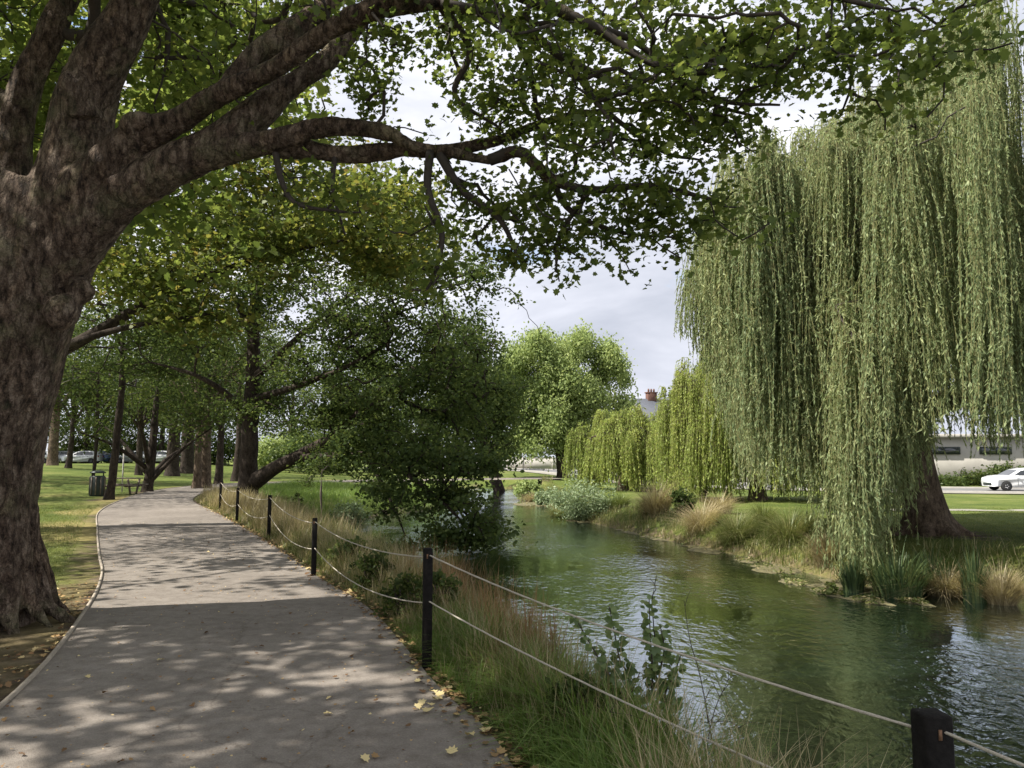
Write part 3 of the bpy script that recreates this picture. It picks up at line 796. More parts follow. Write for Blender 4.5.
# rest of crown, above the frame, behind and left, filled to shade the path
bulk = np.concatenate([
    ell((-4, 6.5, 10.2), (7.5, 7.0, 3.2), 560, r, .25), ell((-9.5, 2.5, 8.4), (4, 4, 2.5), 230, r, .2),
    ell((-8.5, 6.5, 7.5), (3.6, 6, 3.0), 240, r, .2), ell((-5.5, .5, 7.2), (4.2, 3.0, 2.2), 160, r, .2), ell((-7.0, 11.5, 7.6), (3.6, 3.0, 2.6), 150, r, .2)])
def topx(p):
    d = p - np.array([0, 0, CAMZ]); yy = d[:, 1] * ca + d[:, 2] * sa; zz = -d[:, 1] * sa + d[:, 2] * ca
    return 512 + F * d[:, 0] / np.maximum(yy, .01), 384 - F * zz / np.maximum(yy, .01), yy
bx, by, bw = topx(bulk)
bad = (bw > .3) & (by > -25) & (bx > 300) & (by < 760) & (bx < 1100)
bulk = bulk[~bad]
bx, by, bw = topx(bulk); bulk = bulk[~((bw > .3) & (by > 110) & (bx > -60) & (bx < 1100) & (bulk[:, 1] < 9))]
_S = np.array([-.96, -.28]); _S /= np.linalg.norm(_S); _t = 1 / math.tan(math.radians(50))
gxy = bulk[:, :2] - _S * (bulk[:, 2:3] * _t)
lit = np.zeros(len(bulk), bool)
for (a_, b_, ra_, rb_) in ((-3.2, 9.0, 2.9, .7), (-2.0, 7.9, 2.0, .45), (-3.4, 10.4, 2.0, .5), (-.8, 5.5, 1.3, .5), (-2.7, 6.3, 1.0, .3), (-2.4, 4.4, .9, .35), (-1.0, 6.7, 1.0, .3), (-3.6, 8.3, 1.0, .8), (-6.5, 14, 5, .6), (-10, 19.5, 4, .9)):
    lit |= ((gxy[:, 0] - a_) / ra_) ** 2 + ((gxy[:, 1] - b_) / rb_) ** 2 < 1
bulk = bulk[~(lit & (r.random(len(bulk)) < .97))]  # crown gaps cut along the sun direction to leave sun patches on the path
print('bulk', len(bulk), 'opened', lit.sum())
g.attach(np.concatenate([vis, bulk]), r, step=.16, rmin=.0068, grow=.48)
for q, kk_ in enumerate([None] + list(LIMBS)):
    V, f = g.twigs(4, .012, q); bb = MB()
    if V is not None: bb.add(V, [f])
    if kk_:
        a, b = LP(LIMBS[kk_])
        if not (b[0] > .05 or kk_ == 'A2'): bb.tube(a, b, 8, True, 6)
        else:
            m_ = b < .06
            if m_.sum() >= 2: bb.tube(a[m_], b[m_] * 1.03, 8, True, 6)
    if bb.V: bb.build('branch', M['twig'], plane, True)
# leaves
pos, idx = scatter(vis, 25, .115, r, .55); n = len(pos)
nrm = r.normal(size=(n, 3)) * .5 + np.array([-.15, -.1, .75])
V1, f1 = leaf_geo(pos, nrm, r.uniform(.036, .08, n), LOBED, r, .22, None, .35)
cr = r.random(len(vis)); rn1 = np.clip(.35 * cr[idx] + .6 * r.random(n), 0, 1)
pos, idx = scatter(bulk, 34, .33, r, .7); n = len(pos)
nrm = r.normal(size=(n, 3)) * .5 + np.array([-.15, 0, .75])
V2, f2 = leaf_geo(pos, nrm, r.uniform(.12, .2, n), LOBED, r, .22, None, .35)
cr = r.random(len(bulk)); rn2 = np.clip(.35 * cr[idx] + .6 * r.random(n), 0, 1)
mk('crown', np.concatenate([V1, V2]), [np.concatenate([f1, f2 + len(V1)])], M['plane_leaf'], plane, {'rnd': ('FACE', np.concatenate([rn1, rn2]))})

# ------------------------------------------------------------------ sycamore behind the plane, leaves turning yellow
def pxl(c, rx, ry, Y, dY, n, r, per=8):
    """a lobe of foliage made of flattened clumps"""
    out = []; sz = min(rx, ry * 1.3) / F * Y * .22
    m = max(3, int(round(n / per))); subs = []
    while len(subs) < m:
        a, b, d = r.uniform(-1, 1, 3); q = a * a + b * b + d * d
        if q < 1 and (q > .12 or r.random() < .4): subs.append(P(c[0] + a * rx, c[1] + b * ry, Y + d * dY))
    for q in range(n):
        out.append(subs[q % m] + r.normal(size=3) * sz * np.array([1, 1, .5]) * (.7 + .6 * ((q % m) % 3) / 2))
    return np.array(out)
r = np.random.default_rng(21)
sx, sy = -12.0, 17.0
syc = empty('sycamore_tree', (sx, sy, hz(sx, sy)), 'sycamore with leaves turning yellow, spreading over the path behind the big plane tree', 'tree')
z0 = hz(sx, sy) - .1
limbs = [([(sx, sy, z0), (sx, sy, 1.2), (sx + .2, sy, 3), (sx + .4, sy + .1, 5), (sx + .3, sy, 7.5), (sx + .6, sy, 10)], [.5, .36, .31, .27, .2, .1]),
         ([(sx + .2, sy, 3.2), (sx + 2.0, sy + .2, 4.3), (sx + 4.2, sy + .3, 5.6), (sx + 6.5, sy + .3, 6.4), (sx + 8.6, sy, 6.7)], [.2, .14, .11, .07, .03]),
         ([(sx + .3, sy, 2.9), (sx + 1.8, sy - .5, 3.9), (sx + 3.4, sy - .8, 4.4), (sx + 5.4, sy - 1, 4.7)], [.14, .1, .07, .03]),
         ([(sx + .4, sy, 5), (sx + 2, sy + 1, 7), (sx + 4, sy + 1.6, 8.4), (sx + 6, sy + 2, 9)], [.17, .12, .08, .04]),
         ([(sx + .3, sy, 5), (sx - 2, sy - .5, 7), (sx - 4, sy - .6, 8.4)], [.16, .12, .05])]
tg = np.concatenate([pxl((300, 215), 115, 55, 17, 2.6, 250, r), pxl((390, 235), 55, 60, 17, 2, 70, r), pxl((180, 270), 90, 60, 16.5, 2.5, 150, r), pxl((150, 170), 120, 90, 18, 2.5, 190, r), pxl((230, 100), 130, 90, 19, 2, 150, r), pxl((150, 10), 200, 80, 19, 3, 170, r), pxl((30, 150), 70, 150, 19, 2, 100, r), ell((sx - 2, sy, 9), (4.5, 4.5, 4), 110, r), ell((sx - 3.5, sy - 4.5, 8.5), (4.6, 5, 3), 260, r)])  # last lobe is foliage added at the left to shade lawn and path
build_tree(syc, limbs, tg, r, M['yellow_leaf'], (M['dark_bark'], M['twig']), k=34, sig=.33, size=(.08, .15), shape=LOBED, up=.65, step=.5)

# ------------------------------------------------------------------ dark tree leaning over the river
r = np.random.default_rng(31)
dx, dy = P(250, 490, 28)[0], 28.0
dz = hz(dx, dy)
dark = empty('alder_tree', (dx, dy, dz), 'dark leafy tree between path and river, its low boughs drooping to the water', 'tree')
limbs = [(np.array([P(247, 508, 28), P(248, 480, 28), P(250, 430, 28), P(253, 370, 28), P(255, 310, 28), P(262, 250, 28), P(262, 190, 28)]), [.47, .34, .3, .27, .21, .14, .07]),
         (np.array([P(254, 482, 28), P(275, 468, 27.5), P(300, 455, 26.8), P(335, 435, 26), P(375, 400, 25.2), P(415, 375, 24.5), P(455, 370, 24)]), [.34, .26, .22, .17, .12, .08, .04]),
         (np.array([P(298, 458, 26.8), P(330, 456, 25.5), P(365, 455, 24), P(400, 470, 22.5), P(440, 500, 21), P(470, 530, 19.5)]), [.15, .12, .1, .08, .05, .02]),
         (np.array([P(365, 455, 24), P(380, 480, 22.7), P(395, 510, 21.5), P(405, 535, 20.5)]), [.07, .06, .04, .015]),
         (np.array([P(249, 420, 28), P(228, 395, 27.5), P(195, 375, 27), P(150, 362, 27)]), [.16, .12, .08, .03]),
         (np.array([P(252, 380, 28), P(290, 345, 27), P(330, 310, 26.5), P(370, 280, 26)]), [.16, .12, .08, .04]),
         (np.array([P(251, 400, 28), P(300, 385, 26.5), P(350, 365, 25.5), P(410, 330, 25)]), [.16, .11, .08, .04]),
         (np.array([P(254, 340, 28), P(232, 290, 28), P(215, 240, 28)]), [.14, .1, .05])]
tg = np.concatenate([pxl((330, 300), 115, 80, 26.5, 3.2, 420, r, 11), pxl((405, 320), 92, 75, 25, 2.5, 280, r, 10), pxl((395, 405), 85, 50, 24.5, 2.5, 200, r, 10), pxl((452, 400), 54, 60, 23.5, 2, 125, r, 9),
                     pxl((440, 480), 62, 48, 21.5, 2, 190, r, 10), pxl((474, 500), 34, 55, 20, 1.2, 100, r, 9), pxl((250, 250), 85, 65, 28, 2.5, 210, r, 11), pxl((185, 330), 80, 60, 28, 2, 140, r, 11),
                     pxl((290, 385), 70, 45, 27, 2, 110, r, 9), pxl((345, 462), 45, 16, 26, 1, 44, r, 6), pxl((385, 455), 55, 28, 23.5, 1.5, 95, r, 8), pxl((335, 420), 60, 26, 26, 1.5, 80, r, 8), pxl((425, 535), 40, 16, 20, .8, 30, r, 7), pxl((360, 235), 90, 50, 27, 2, 180, r, 11), pxl((458, 270), 38, 35, 25, 1.5, 60, r, 9)])
build_tree(dark, limbs, tg, r, M['dark_leaf'], (M['dark_bark'], M['twig']), k=30, sig=.25, size=(.09, .16), shape=OVAL, up=.6, step=.5, flat=.45, rmin=.012)

# ------------------------------------------------------------------ trees across the lawn on the left
def lawn_tree(name, px, Y, rad, hgt, cr, label, seed, lean=(0, 0), leafm='mid_leaf', nt=150, multi=0, cbase=.35, z=None, group='trees across the left lawn', k=48, sz=(.1, .19), barkm='dark_bark', forks=4, hi=False):
    r = np.random.default_rng(seed); rad *= .74
    x = P(px, 470, Y)[0]; z = hz(x, Y) if z is None else z
    t = empty(name, (x, Y, z), label, 'tree', group)
    top = np.array([x + lean[0], Y + lean[1], z + hgt * .72])
    b = np.array([x, Y, z - .15])
    mid = (b + top) / 2 + np.array([-lean[0] * .3 + r.uniform(-.12, .12) * 2, 0, 0])
    limbs = [(np.array([b, b + (top - b) * .1 + (mid - (b + top) / 2) * .3, mid, (mid + top) / 2, top]), [rad * 1.5, rad * 1.05, rad * .85, rad * .6, rad * .2])]
    for q in range(forks):
        a = q * 2 * math.pi / forks + r.uniform(-.4, .4); s = mid + (top - mid) * r.uniform(.35, .7) if hi else b + (mid - b) * r.uniform(.75, 1.0) if not multi else b + np.array([0, 0, .5 + .25 * q])
        e = s + np.array([math.cos(a) * cr * .75, math.sin(a) * cr * .75, hgt * r.uniform(.2, .4)])
        m_ = (s + e) / 2 + np.array([0, 0, .1 * hgt * (.3 if multi else 1)])
        limbs.append((np.array([s, m_, e]), [rad * .55, rad * .35, rad * .12]))
    cz = z + hgt * (cbase + (1 - cbase) / 2)
    tg = ell((x + lean[0] * .8, Y + lean[1] * .8, cz), (cr, cr, hgt * (1 - cbase) / 2), nt, r, .25)
    tg[:, 2] += r.normal(size=len(tg)) * .3
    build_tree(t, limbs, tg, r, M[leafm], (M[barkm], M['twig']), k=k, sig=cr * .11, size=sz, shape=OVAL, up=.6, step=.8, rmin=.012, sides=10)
    return t
lawn_tree('leaning_tree', 110, 29.5, .2, 11.5, 4.6, 'slender dark trunk with a slight S bend beside the litter bin on the left lawn', 41, (.0, .3), 'dark_leaf', 190, cbase=.36, hi=True)
lawn_tree('low_forked_tree', 148, 36, .3, 7.5, 4.2, 'low forked grey tree with a wide crown just left of the path bend', 42, (.3, 0), 'mid_leaf', 150, multi=1, cbase=.33, forks=5)
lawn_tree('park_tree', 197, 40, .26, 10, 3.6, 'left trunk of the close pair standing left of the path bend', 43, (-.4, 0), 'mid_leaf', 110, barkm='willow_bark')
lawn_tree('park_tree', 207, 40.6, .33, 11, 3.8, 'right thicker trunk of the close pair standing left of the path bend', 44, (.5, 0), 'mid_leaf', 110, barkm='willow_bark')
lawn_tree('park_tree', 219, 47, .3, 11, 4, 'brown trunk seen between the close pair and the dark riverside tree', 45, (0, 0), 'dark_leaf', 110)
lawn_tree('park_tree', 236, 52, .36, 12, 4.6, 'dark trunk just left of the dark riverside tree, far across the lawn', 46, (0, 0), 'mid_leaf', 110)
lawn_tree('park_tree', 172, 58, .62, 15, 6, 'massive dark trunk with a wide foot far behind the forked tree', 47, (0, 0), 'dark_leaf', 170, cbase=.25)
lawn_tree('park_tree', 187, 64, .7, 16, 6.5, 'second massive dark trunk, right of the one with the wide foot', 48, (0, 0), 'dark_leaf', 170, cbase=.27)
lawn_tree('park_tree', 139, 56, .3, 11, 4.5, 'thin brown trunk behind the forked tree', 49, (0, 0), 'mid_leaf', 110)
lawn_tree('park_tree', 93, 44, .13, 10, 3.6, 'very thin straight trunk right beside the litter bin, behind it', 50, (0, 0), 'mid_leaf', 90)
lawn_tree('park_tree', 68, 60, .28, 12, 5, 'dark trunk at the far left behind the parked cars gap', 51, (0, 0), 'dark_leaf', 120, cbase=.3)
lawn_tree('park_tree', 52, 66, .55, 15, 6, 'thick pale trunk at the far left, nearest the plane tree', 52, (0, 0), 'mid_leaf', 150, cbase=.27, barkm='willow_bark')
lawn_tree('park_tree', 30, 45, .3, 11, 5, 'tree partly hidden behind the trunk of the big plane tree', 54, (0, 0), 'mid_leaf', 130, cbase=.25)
lawn_tree('park_tree', -150, 27, .5, 15, 7.5, 'large spreading tree added out of view left of the lawn to shade the grass', 55, (0, 0), 'mid_leaf', 260, cbase=.3)  # added beyond the left edge only for its shadow on the lawn
lawn_tree('park_tree', -60, 41, .5, 15, 7, 'large tree added on the lawn rise, hidden behind the big plane tree, to shade the lawn', 56, (0, 0), 'dark_leaf', 240, cbase=.3)  # second tree added for lawn shade, hidden by the plane
r0 = np.random.default_rng(60)
far_px = [-120, -60, 5, 40, 84, 118, 160, 205, 250, 290, 330, 372]
for q, px in enumerate(far_px):
    Yq = float(r0.uniform(86, 104))
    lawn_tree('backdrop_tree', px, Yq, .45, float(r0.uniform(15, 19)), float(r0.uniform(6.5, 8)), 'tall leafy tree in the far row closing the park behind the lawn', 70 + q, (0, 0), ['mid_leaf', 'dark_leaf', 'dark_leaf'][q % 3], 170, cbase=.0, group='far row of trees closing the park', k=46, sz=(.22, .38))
# shrubs in the far left understorey
# ------------------------------------------------------------------ far round tree and others in the centre
def crown_tree(name, px, Y, rad, lobes, leafm, label, seed, sig=.5, k=30, sz=(.2, .32), group=None, hang=False, z=None, barkm='dark_bark', shape=OVAL):
    r = np.random.default_rng(seed)
    x = P(px, 470, Y)[0]; z = hz(x, Y) if z is None else z
    t = empty(name, (x, Y, z), label, 'tree', group)
    tg = np.concatenate([pxl((a, b), rx, ry, Y + oy, dY, n, r) for a, b, rx, ry, oy, dY, n in lobes])
    b = np.array([x, Y, z - .2]); top = tg.mean(0); hi = tg[:, 2].max()
    limbs = [(np.array([b, b + (0, 0, .8), (b + top) / 2, top, (top[0], top[1], hi - 1.5)]), [rad * 1.4, rad, rad * .85, rad * .5, rad * .15])]
    for q in range(6):
        e = tg[r.integers(len(tg))]; s_ = b + (top - b) * r.uniform(.35, .8)
        limbs.append((np.array([s_, (s_ + e) / 2 + (0, 0, .6), e]), [rad * .45, rad * .3, rad * .08]))
    build_tree(t, limbs, tg, r, M[leafm], (M[barkm], M['twig']), k=k, sig=sig, size=sz, shape=shape, up=.55, step=1.0, rmin=.02, sides=10, hang=hang, flat=1.3 if hang else .7)
    return t
crown_tree('rounded_tree', 562, 78, .55, [(516, 372, 20, 30, 0, 3, 80), (535, 350, 13, 16, -2, 2, 36), (556, 352, 20, 18, 1, 3, 60), (580, 346, 10, 11, -1, 2, 22), (602, 362, 17, 18, 0, 3, 50), (617, 378, 8, 18, 0, 2, 20), (625, 400, 7, 20, 0, 2, 16), (560, 375, 30, 20, 0, 4, 80), (540, 405, 42, 34, 0, 4.5, 130), (585, 410, 34, 34, 0, 4, 110), (520, 420, 20, 40, 0, 3, 60), (545, 440, 38, 22, 0, 3, 80), (582, 440, 26, 18, 0, 3, 40), (500, 400, 12, 20, 0, 2, 24)],
           'far_leaf', 'broad light green tree with a short trunk at the far end of the river', 101, sig=.5, k=110, sz=(.2, .34), hang=True)
crown_tree('dark_tree', 500, 62, .5, [(480, 380, 34, 60, 0, 3, 150), (490, 420, 26, 46, 0, 3, 120), (450, 360, 34, 60, 0, 3, 120), (505, 380, 14, 30, 0, 2, 30), (440, 430, 30, 40, 0, 3, 80)],
           'dark_leaf', 'dark drooping tree behind the low riverside boughs, left of the light green tree', 102, sig=.5, k=46, sz=(.2, .32), hang=True)
for q, (px, Y, lob, lf, lab) in enumerate([
    (678, 120, [(678, 405, 24, 16, 0, 3, 60), (664, 412, 12, 8, 0, 3, 20)], 'dark_leaf', 'dark small tree beside the roof of the brick chimney house'),
    (628, 135, [(618, 424, 16, 12, 0, 3, 40), (632, 428, 14, 10, 0, 3, 30)], 'mid_leaf', 'low bushy tree left of the brick chimney house'),
    (720, 110, [(720, 400, 40, 45, 0, 4, 120)], 'dark_leaf', 'tree behind the yellowish willow on the far side of the road'),
    (800, 105, [(790, 400, 50, 50, 0, 4, 140)], 'mid_leaf', 'tree behind the left curtain of the great willow beyond the road'),
    (890, 100, [(880, 385, 50, 60, 0, 4, 140)], 'dark_leaf', 'dark tree behind the great willow trunk beyond the road'),
    (1010, 92, [(1000, 370, 60, 50, 0, 4, 150)], 'dark_leaf', 'dark tree above the pale building at the right'),
    (440, 110, [(430, 400, 50, 60, 0, 4, 130)], 'mid_leaf', 'tree beyond the river bend hidden behind low boughs'),
    (385, 105, [(370, 395, 50, 65, 0, 4, 130)], 'dark_leaf', 'dark tree beyond the river bend behind the riverside tree')]):
    crown_tree('distant_tree', px, Y, .4, lob, lf, lab, 110 + q, sig=.8, k=36, sz=(.35, .55), group='distant trees beyond the road')

# ------------------------------------------------------------------ willows
def willow(name, base, lobe, R, ztop, zbot, nb, ns, leafm, label, seed, lsize=(.07, .12), dens=22, trunk=None, extra=(), out=1.0, lw=1.0, ragk=1.0):
    r = np.random.default_rng(seed)
    x0, y0, z0 = base
    root = empty(name, base, label, 'willow tree')
    cx, cy = lobe
    tb = MB(); g = Grow()
    for (p, q) in trunk:
        p = np.array(p, float); q = np.array(q, float); tb.tube(p, q, 16, True, 6); g.limb(p, q)
    # bunches
    B = []
    tries = 0
    boughs = []
    for _ in range(max(16, nb // 7)):
        a = r.uniform(0, 2 * math.pi); q = R * math.sqrt(r.uniform(.02, 1.0)); boughs.append((cx + q * math.cos(a), cy + q * math.sin(a) * .92, r.uniform(-.9, .6) , r.uniform(0, 1.0) ** 1.6 * 1.5, r.random()))
    BH = []
    while len(B) < nb:
        tries += 1
        bo = boughs[tries % len(boughs)]
        x = bo[0] + r.normal() * .07 * R; y = bo[1] + r.normal() * .07 * R
        if tries % 10 < 3: u_ = r.uniform(0, 6.283); v_ = R * math.sqrt(r.random()); x = cx + v_ * math.cos(u_); y = cy + v_ * math.sin(u_) * .92
        a = math.atan2(y - cy, x - cx); q = math.hypot(x - cx, (y - cy) / .92)
        if q > R * 1.02: continue
        zt = ztop(x, y, q / R) - min(5.5, r.exponential(.19 * (ztop(x, y, q / R) - zbot(x, y, q / R))))
        zb = zbot(x, y, q / R)
        zt += bo[2]
        if zt - zb < 1.0: zt = zb + r.uniform(1, 2.2)
        B.append((x, y, zt, a, q / R)); BH.append((bo[3], bo[4]))
    if seed == 201:
        for _ in range(44):
            px = r.uniform(712, 880); Y = r.uniform(16.6, 21.5); xx = (px - 512) / F * Y; zt_ = ztop(xx, Y, .8) - r.uniform(-.2, 1.3)
            B.append((xx, Y, zt_, math.atan2(Y - cy, xx - cx), .6)); BH.append((r.uniform(.5, 2.5), r.random()))
    for (px, Y) in extra:
        xx = (px - 512) / F * Y
        for h_ in (r.uniform(4, 5.5), r.uniform(2, 3.5)): B.append((xx, Y, h_, r.uniform(0, 6.28), .7)); BH.append((0, .5))
    B = np.array(B)
    g.attach(B[:, :3] - np.array([0, 0, .25]), r, step=.5, rmin=.016, grow=.45, bow=.4)
    SP = []; SR = []; LV = []; pos = []; tan = []; cid = []
    strand_pts = []; 
    for bi, (x, y, zt, a, q) in enumerate(B):
        hue = .6 * BH[bi][1] + .4 * r.random(); rag = BH[bi][0] * ragk
        nst = int(ns * r.uniform(.6, 1.4))
        rb = r.uniform(.2, .5) * (R / 6.5) ** .3
        lean = r.normal(size=2) * .1
        for s_ in range(nst):
            aa = a + r.normal() * 1.25
            sp = rb * r.uniform(.25, 1.7) * out
            bx, by = x + r.normal() * .12, y + r.normal() * .12
            z1 = zt + r.uniform(-.25, .3)
            bot = zbot(bx + math.cos(aa) * sp, by + math.sin(aa) * sp, q)
            L = (z1 - bot) * (r.uniform(.25, .9) if q < .7 else r.uniform(.35, 1.02)) if bi % 3 else (z1 - bot) * r.uniform(.75, 1.02)
            if r.random() < .25: L *= .6
            L = max(.5, L - rag * r.uniform(.3, 1.2))
            m = max(5, int(L / .35)); u = np.linspace(0, 1, m + 1)
            hl = sp * (1 - np.exp(-u * L / .55))
            wob = .11 * np.sin(u * L * 1.3 + r.uniform(0, 6)) * u
            X = bx + math.cos(aa) * hl + wob * r.normal() + lean[0] * u * L * .5
            Y = by + math.sin(aa) * hl + wob * r.normal() + lean[1] * u * L * .5
            Z = z1 + .4 * np.sin(np.clip(u * L / .7, 0, 1) * math.pi) * r.uniform(.3, 1) - L * u
            Pn = np.stack([X, Y, Z], 1)
            strand_pts.append(Pn)
            nl = int(L * dens); t = np.sort(r.random(nl)) ; t = t * .97 + .03
            ip = np.clip(t * m, 0, m - 1e-4); ii = ip.astype(int); fr = (ip - ii)[:, None]
            pp = Pn[ii] * (1 - fr) + Pn[ii + 1] * fr
            dd = Pn[ii + 1] - Pn[ii]; dd /= np.linalg.norm(dd, axis=1)[:, None]
            tt = dd * .9 + r.normal(size=(nl, 3)) * .36
            pos.append(pp + tt * .03); tan.append(tt); cid.append(np.full(nl, hue))
    pos = np.concatenate(pos); tan = np.concatenate(tan); cid = np.concatenate(cid)
    A = np.concatenate([s[:-1] for s in strand_pts]); Bq = np.concatenate([s[1:] for s in strand_pts])
    V2, f2 = frusta(A, Bq, np.full(len(A), .006), np.full(len(A), .005), 3)
    tr = tb.build('trunk', M['willow_bark'], root, True)
    md = tr.modifiers.new('join', 'REMESH'); md.mode = 'VOXEL'; md.voxel_size = .05
    md = tr.modifiers.new('soft', 'SMOOTH'); md.factor = .5; md.iterations = 4; md2 = None
    for q in range(g.nl):
        V, f = g.twigs(4, .03, q)
        if V is not None: mk('branch', V, [f], M['twig'], root, None, True)
    mk('hanging_twigs', V2, [f2], M['twig_green'], root)
    n = len(pos)
    tl = tan / np.linalg.norm(tan, axis=1)[:, None]
    nrm = np.cross(tl, r.normal(size=(n, 3)))
    sh = NARROW.copy(); sh[:, 0] *= lw * 1.35
    V3, f3 = leaf_geo(pos, nrm, r.uniform(lsize[0], lsize[1], n), sh, r, .1, tl, 0)
    mk('crown', V3, [f3], M[leafm], root, {'rnd': ('FACE', np.clip(.5 * cid + .5 * r.random(n), 0, 1))})
    print(name, n, 'leaves')
    return root

wb = G(930, 536, -.40); wx0, wy0 = wb[0], wb[1]
wz0 = hz(wx0, wy0)
print('willow at', wb, wz0)
def wt_top(x, y, q):
    px = 512 + F * x / y * 1.0
    t = np.interp(x, [3.6, 4.6, 5.4, 7.0, 8.4, 9.4, 10.4, 11.6, 14, 16, 19], [5.6, 7.3, 9.1, 9.7, 10.3, 11.6, 12.8, 13.8, 13.6, 11.5, 8])
    return t - .05 * (y - wy0) ** 2
def wt_bot(x, y, q):
    px = 512 + F * x / y
    py = np.interp(px, [680, 700, 722, 742, 760, 800, 826, 840, 868, 882, 905, 935, 965, 1000, 1050, 1100], [335, 360, 420, 480, 486, 490, 500, 575, 578, 520, 505, 430, 440, 452, 462, 462])
    z = CAMZ - (py - 458) / F * y
    if y > wy0 + 1: z = max(z, .9)
    return max(z, WZ + .12)
tk = [([(wx0 + .0, wy0, wz0 - .2), (wx0 - .05, wy0, wz0 + .35), (wx0 - .18, wy0, wz0 + 1.2), (wx0 - .35, wy0, wz0 + 2.4), (wx0 - .5, wy0, 3.2), (wx0 - .3, wy0, 5), (wx0 + .1, wy0, 8), (wx0 + .3, wy0, 11)], [.86, .60, .47, .42, .4, .3, .2, .1]),
      ([(wx0 - .4, wy0, 2.2), (wx0 - 1.4, wy0 - .3, 3.1), (wx0 - 2.6, wy0 - .7, 4.2), (wx0 - 4, wy0 - .9, 6.2), (wx0 - 5.2, wy0 - 1, 7.5)], [.28, .22, .17, .12, .06]),
      ([(wx0 - .45, wy0, 2.6), (wx0 + 1.0, wy0 - .2, 3.4), (wx0 + 2.4, wy0, 5.2), (wx0 + 3.6, wy0, 8.2), (wx0 + 4, wy0, 10)], [.3, .26, .2, .14, .06]),
      ([(wx0 - .4, wy0, 4), (wx0 - 1.5, wy0 - 1.5, 6.2), (wx0 - 2.2, wy0 - 2.6, 8.2)], [.24, .17, .07]),
      ([(wx0 - .3, wy0, 4.5), (wx0 - 1, wy0 + 1.8, 6.6), (wx0 - 2.4, wy0 + 3, 8)], [.22, .16, .07]),
      ([(wx0 + .8, wy0 - .2, 3.3), (wx0 + 2, wy0 - 1.6, 5.2), (wx0 + 2.6, wy0 - 2.6, 8)], [.2, .15, .06])]
for q in range(8):
    a = q * math.pi / 4 + .2; c0 = np.array([wx0, wy0, wz0]); d = np.array([math.cos(a), math.sin(a), 0])
    tk.append((np.array([c0 + d * .35 + (0, 0, .5), c0 + d * .55 + (0, 0, .2), c0 + d * .85 + (0, 0, .02), c0 + d * 1.2 + (0, 0, -.1)]), [.14, .17, .12, .06]))
willow('weeping_willow', (wx0, wy0, wz0), (wx0 + .75, wy0 - .3), 6.5, wt_top, wt_bot, 330, 31, 'willow_leaf',
       'great weeping willow on the far bank at the right, its curtains trailing to the water', 201, (.08, .17), 27, tk, lw=.72, extra=[(848, 15.7), (856, 15.4), (864, 15.8), (852, 16.2), (866, 16.3), (842, 16.2), (858, 16.8), (905, 17.2), (912, 17.6), (898, 17.4), (916, 18.0), (880, 17.2), (826, 16.8), (815, 16.6), (800, 17.0)])
def simple_willow(px, Y, R, top, bot, nb, ns, leafm, label, seed, lsize, dens, ox=0, lw=1.0, pxb=None, rag=.25):
    x = P(px, 470, Y)[0]; z = hz(x, Y)
    tk = [([(x, Y, z - .2), (x, Y, z + .8), (x + .2, Y, z + 2.2), (x + ox * .5, Y, top * .6), (x + ox, Y, top - .8)], [.55, .38, .32, .22, .08]),
          ([(x + .1, Y, z + 1.8), (x - R * .35, Y, top * .6), (x - R * .55, Y, top * .62)], [.2, .14, .05]),
          ([(x + .1, Y, z + 1.8), (x + R * .35, Y - .5, top * .6), (x + R * .55, Y - .8, top * .62)], [.2, .14, .05])]
    return willow('weeping_willow', (x, Y, z), (x + ox, Y), R, lambda a, b, q: top - (top * .42) * q ** 2.2, lambda a, b, q: bot + .25 * math.sin(a * 2.1), nb, ns, leafm, label, seed, lsize, dens, tk, lw=lw, ragk=rag)
simple_willow(757, 38, 4.6, 8.2, -.35, 230, 26, 'willow_yellow', 'yellow green weeping willow just left of the great willow, strands reaching the grass', 202, (.12, .2), 12)
simple_willow(624, 52, 4.1, 4.9, -.5, 210, 26, 'willow_yellow', 'low rounded bright weeping willow below the brick chimney house', 203, (.16, .26), 9, ox=.2)

# ------------------------------------------------------------------ grasses
def blades(pos, hgt, wid, r, lean=.35, dirv=None, seg=4, bend=1.0):
    """tapering curved blades rooted at pos"""
    n = len(pos)
    hgt = np.broadcast_to(hgt, (n,)).astype(float); wid = np.broadcast_to(wid, (n,)).astype(float)
    a = r.uniform(0, 2 * math.pi, n)
    d = np.stack([np.cos(a), np.sin(a)], 1) if dirv is None else dirv + r.normal(size=(n, 2)) * .25
    L = np.abs(r.normal(size=n) * lean) + lean * .35
    side = np.stack([-d[:, 1], d[:, 0], np.zeros(n)], 1); side /= np.linalg.norm(side, axis=1)[:, None] + 1e-9
    rows = []
    for s in range(seg + 1):
        t = s / seg
        h = hgt * (t - .28 * bend * L * t ** 2.4)
        o = hgt * L * t ** 1.8
        c = pos + np.stack([d[:, 0] * o, d[:, 1] * o, h], 1)
        w = wid * (1 - t ** 1.6) * .5 + .0006
        rows.append(c - side * w[:, None]); 
        if s < seg: rows.append(c + side * w[:, None])
    V = np.stack(rows, 1); m = V.shape[1]
    b = (np.arange(n) * m)[:, None]
    quads = np.concatenate([b + np.array([[2 * s, 2 * s + 1, 2 * s + 3, 2 * s + 2]]) for s in range(seg - 1)])
    tris = b + np.array([[2 * seg - 2, 2 * seg - 1, 2 * seg]])
    return V.reshape(-1, 3), quads, tris

def grass_obj(name, pos, hgt, wid, mat, r, rnd, parent=None, **kw):
    V, q, t = blades(pos, hgt, wid, r, **kw)
    n = len(pos); seg = kw.get('seg', 4)
    at = np.concatenate([np.tile(rnd, seg - 1), rnd])
    return mk(name, V, [q, t], mat, parent, {'rnd': ('FACE', at)})

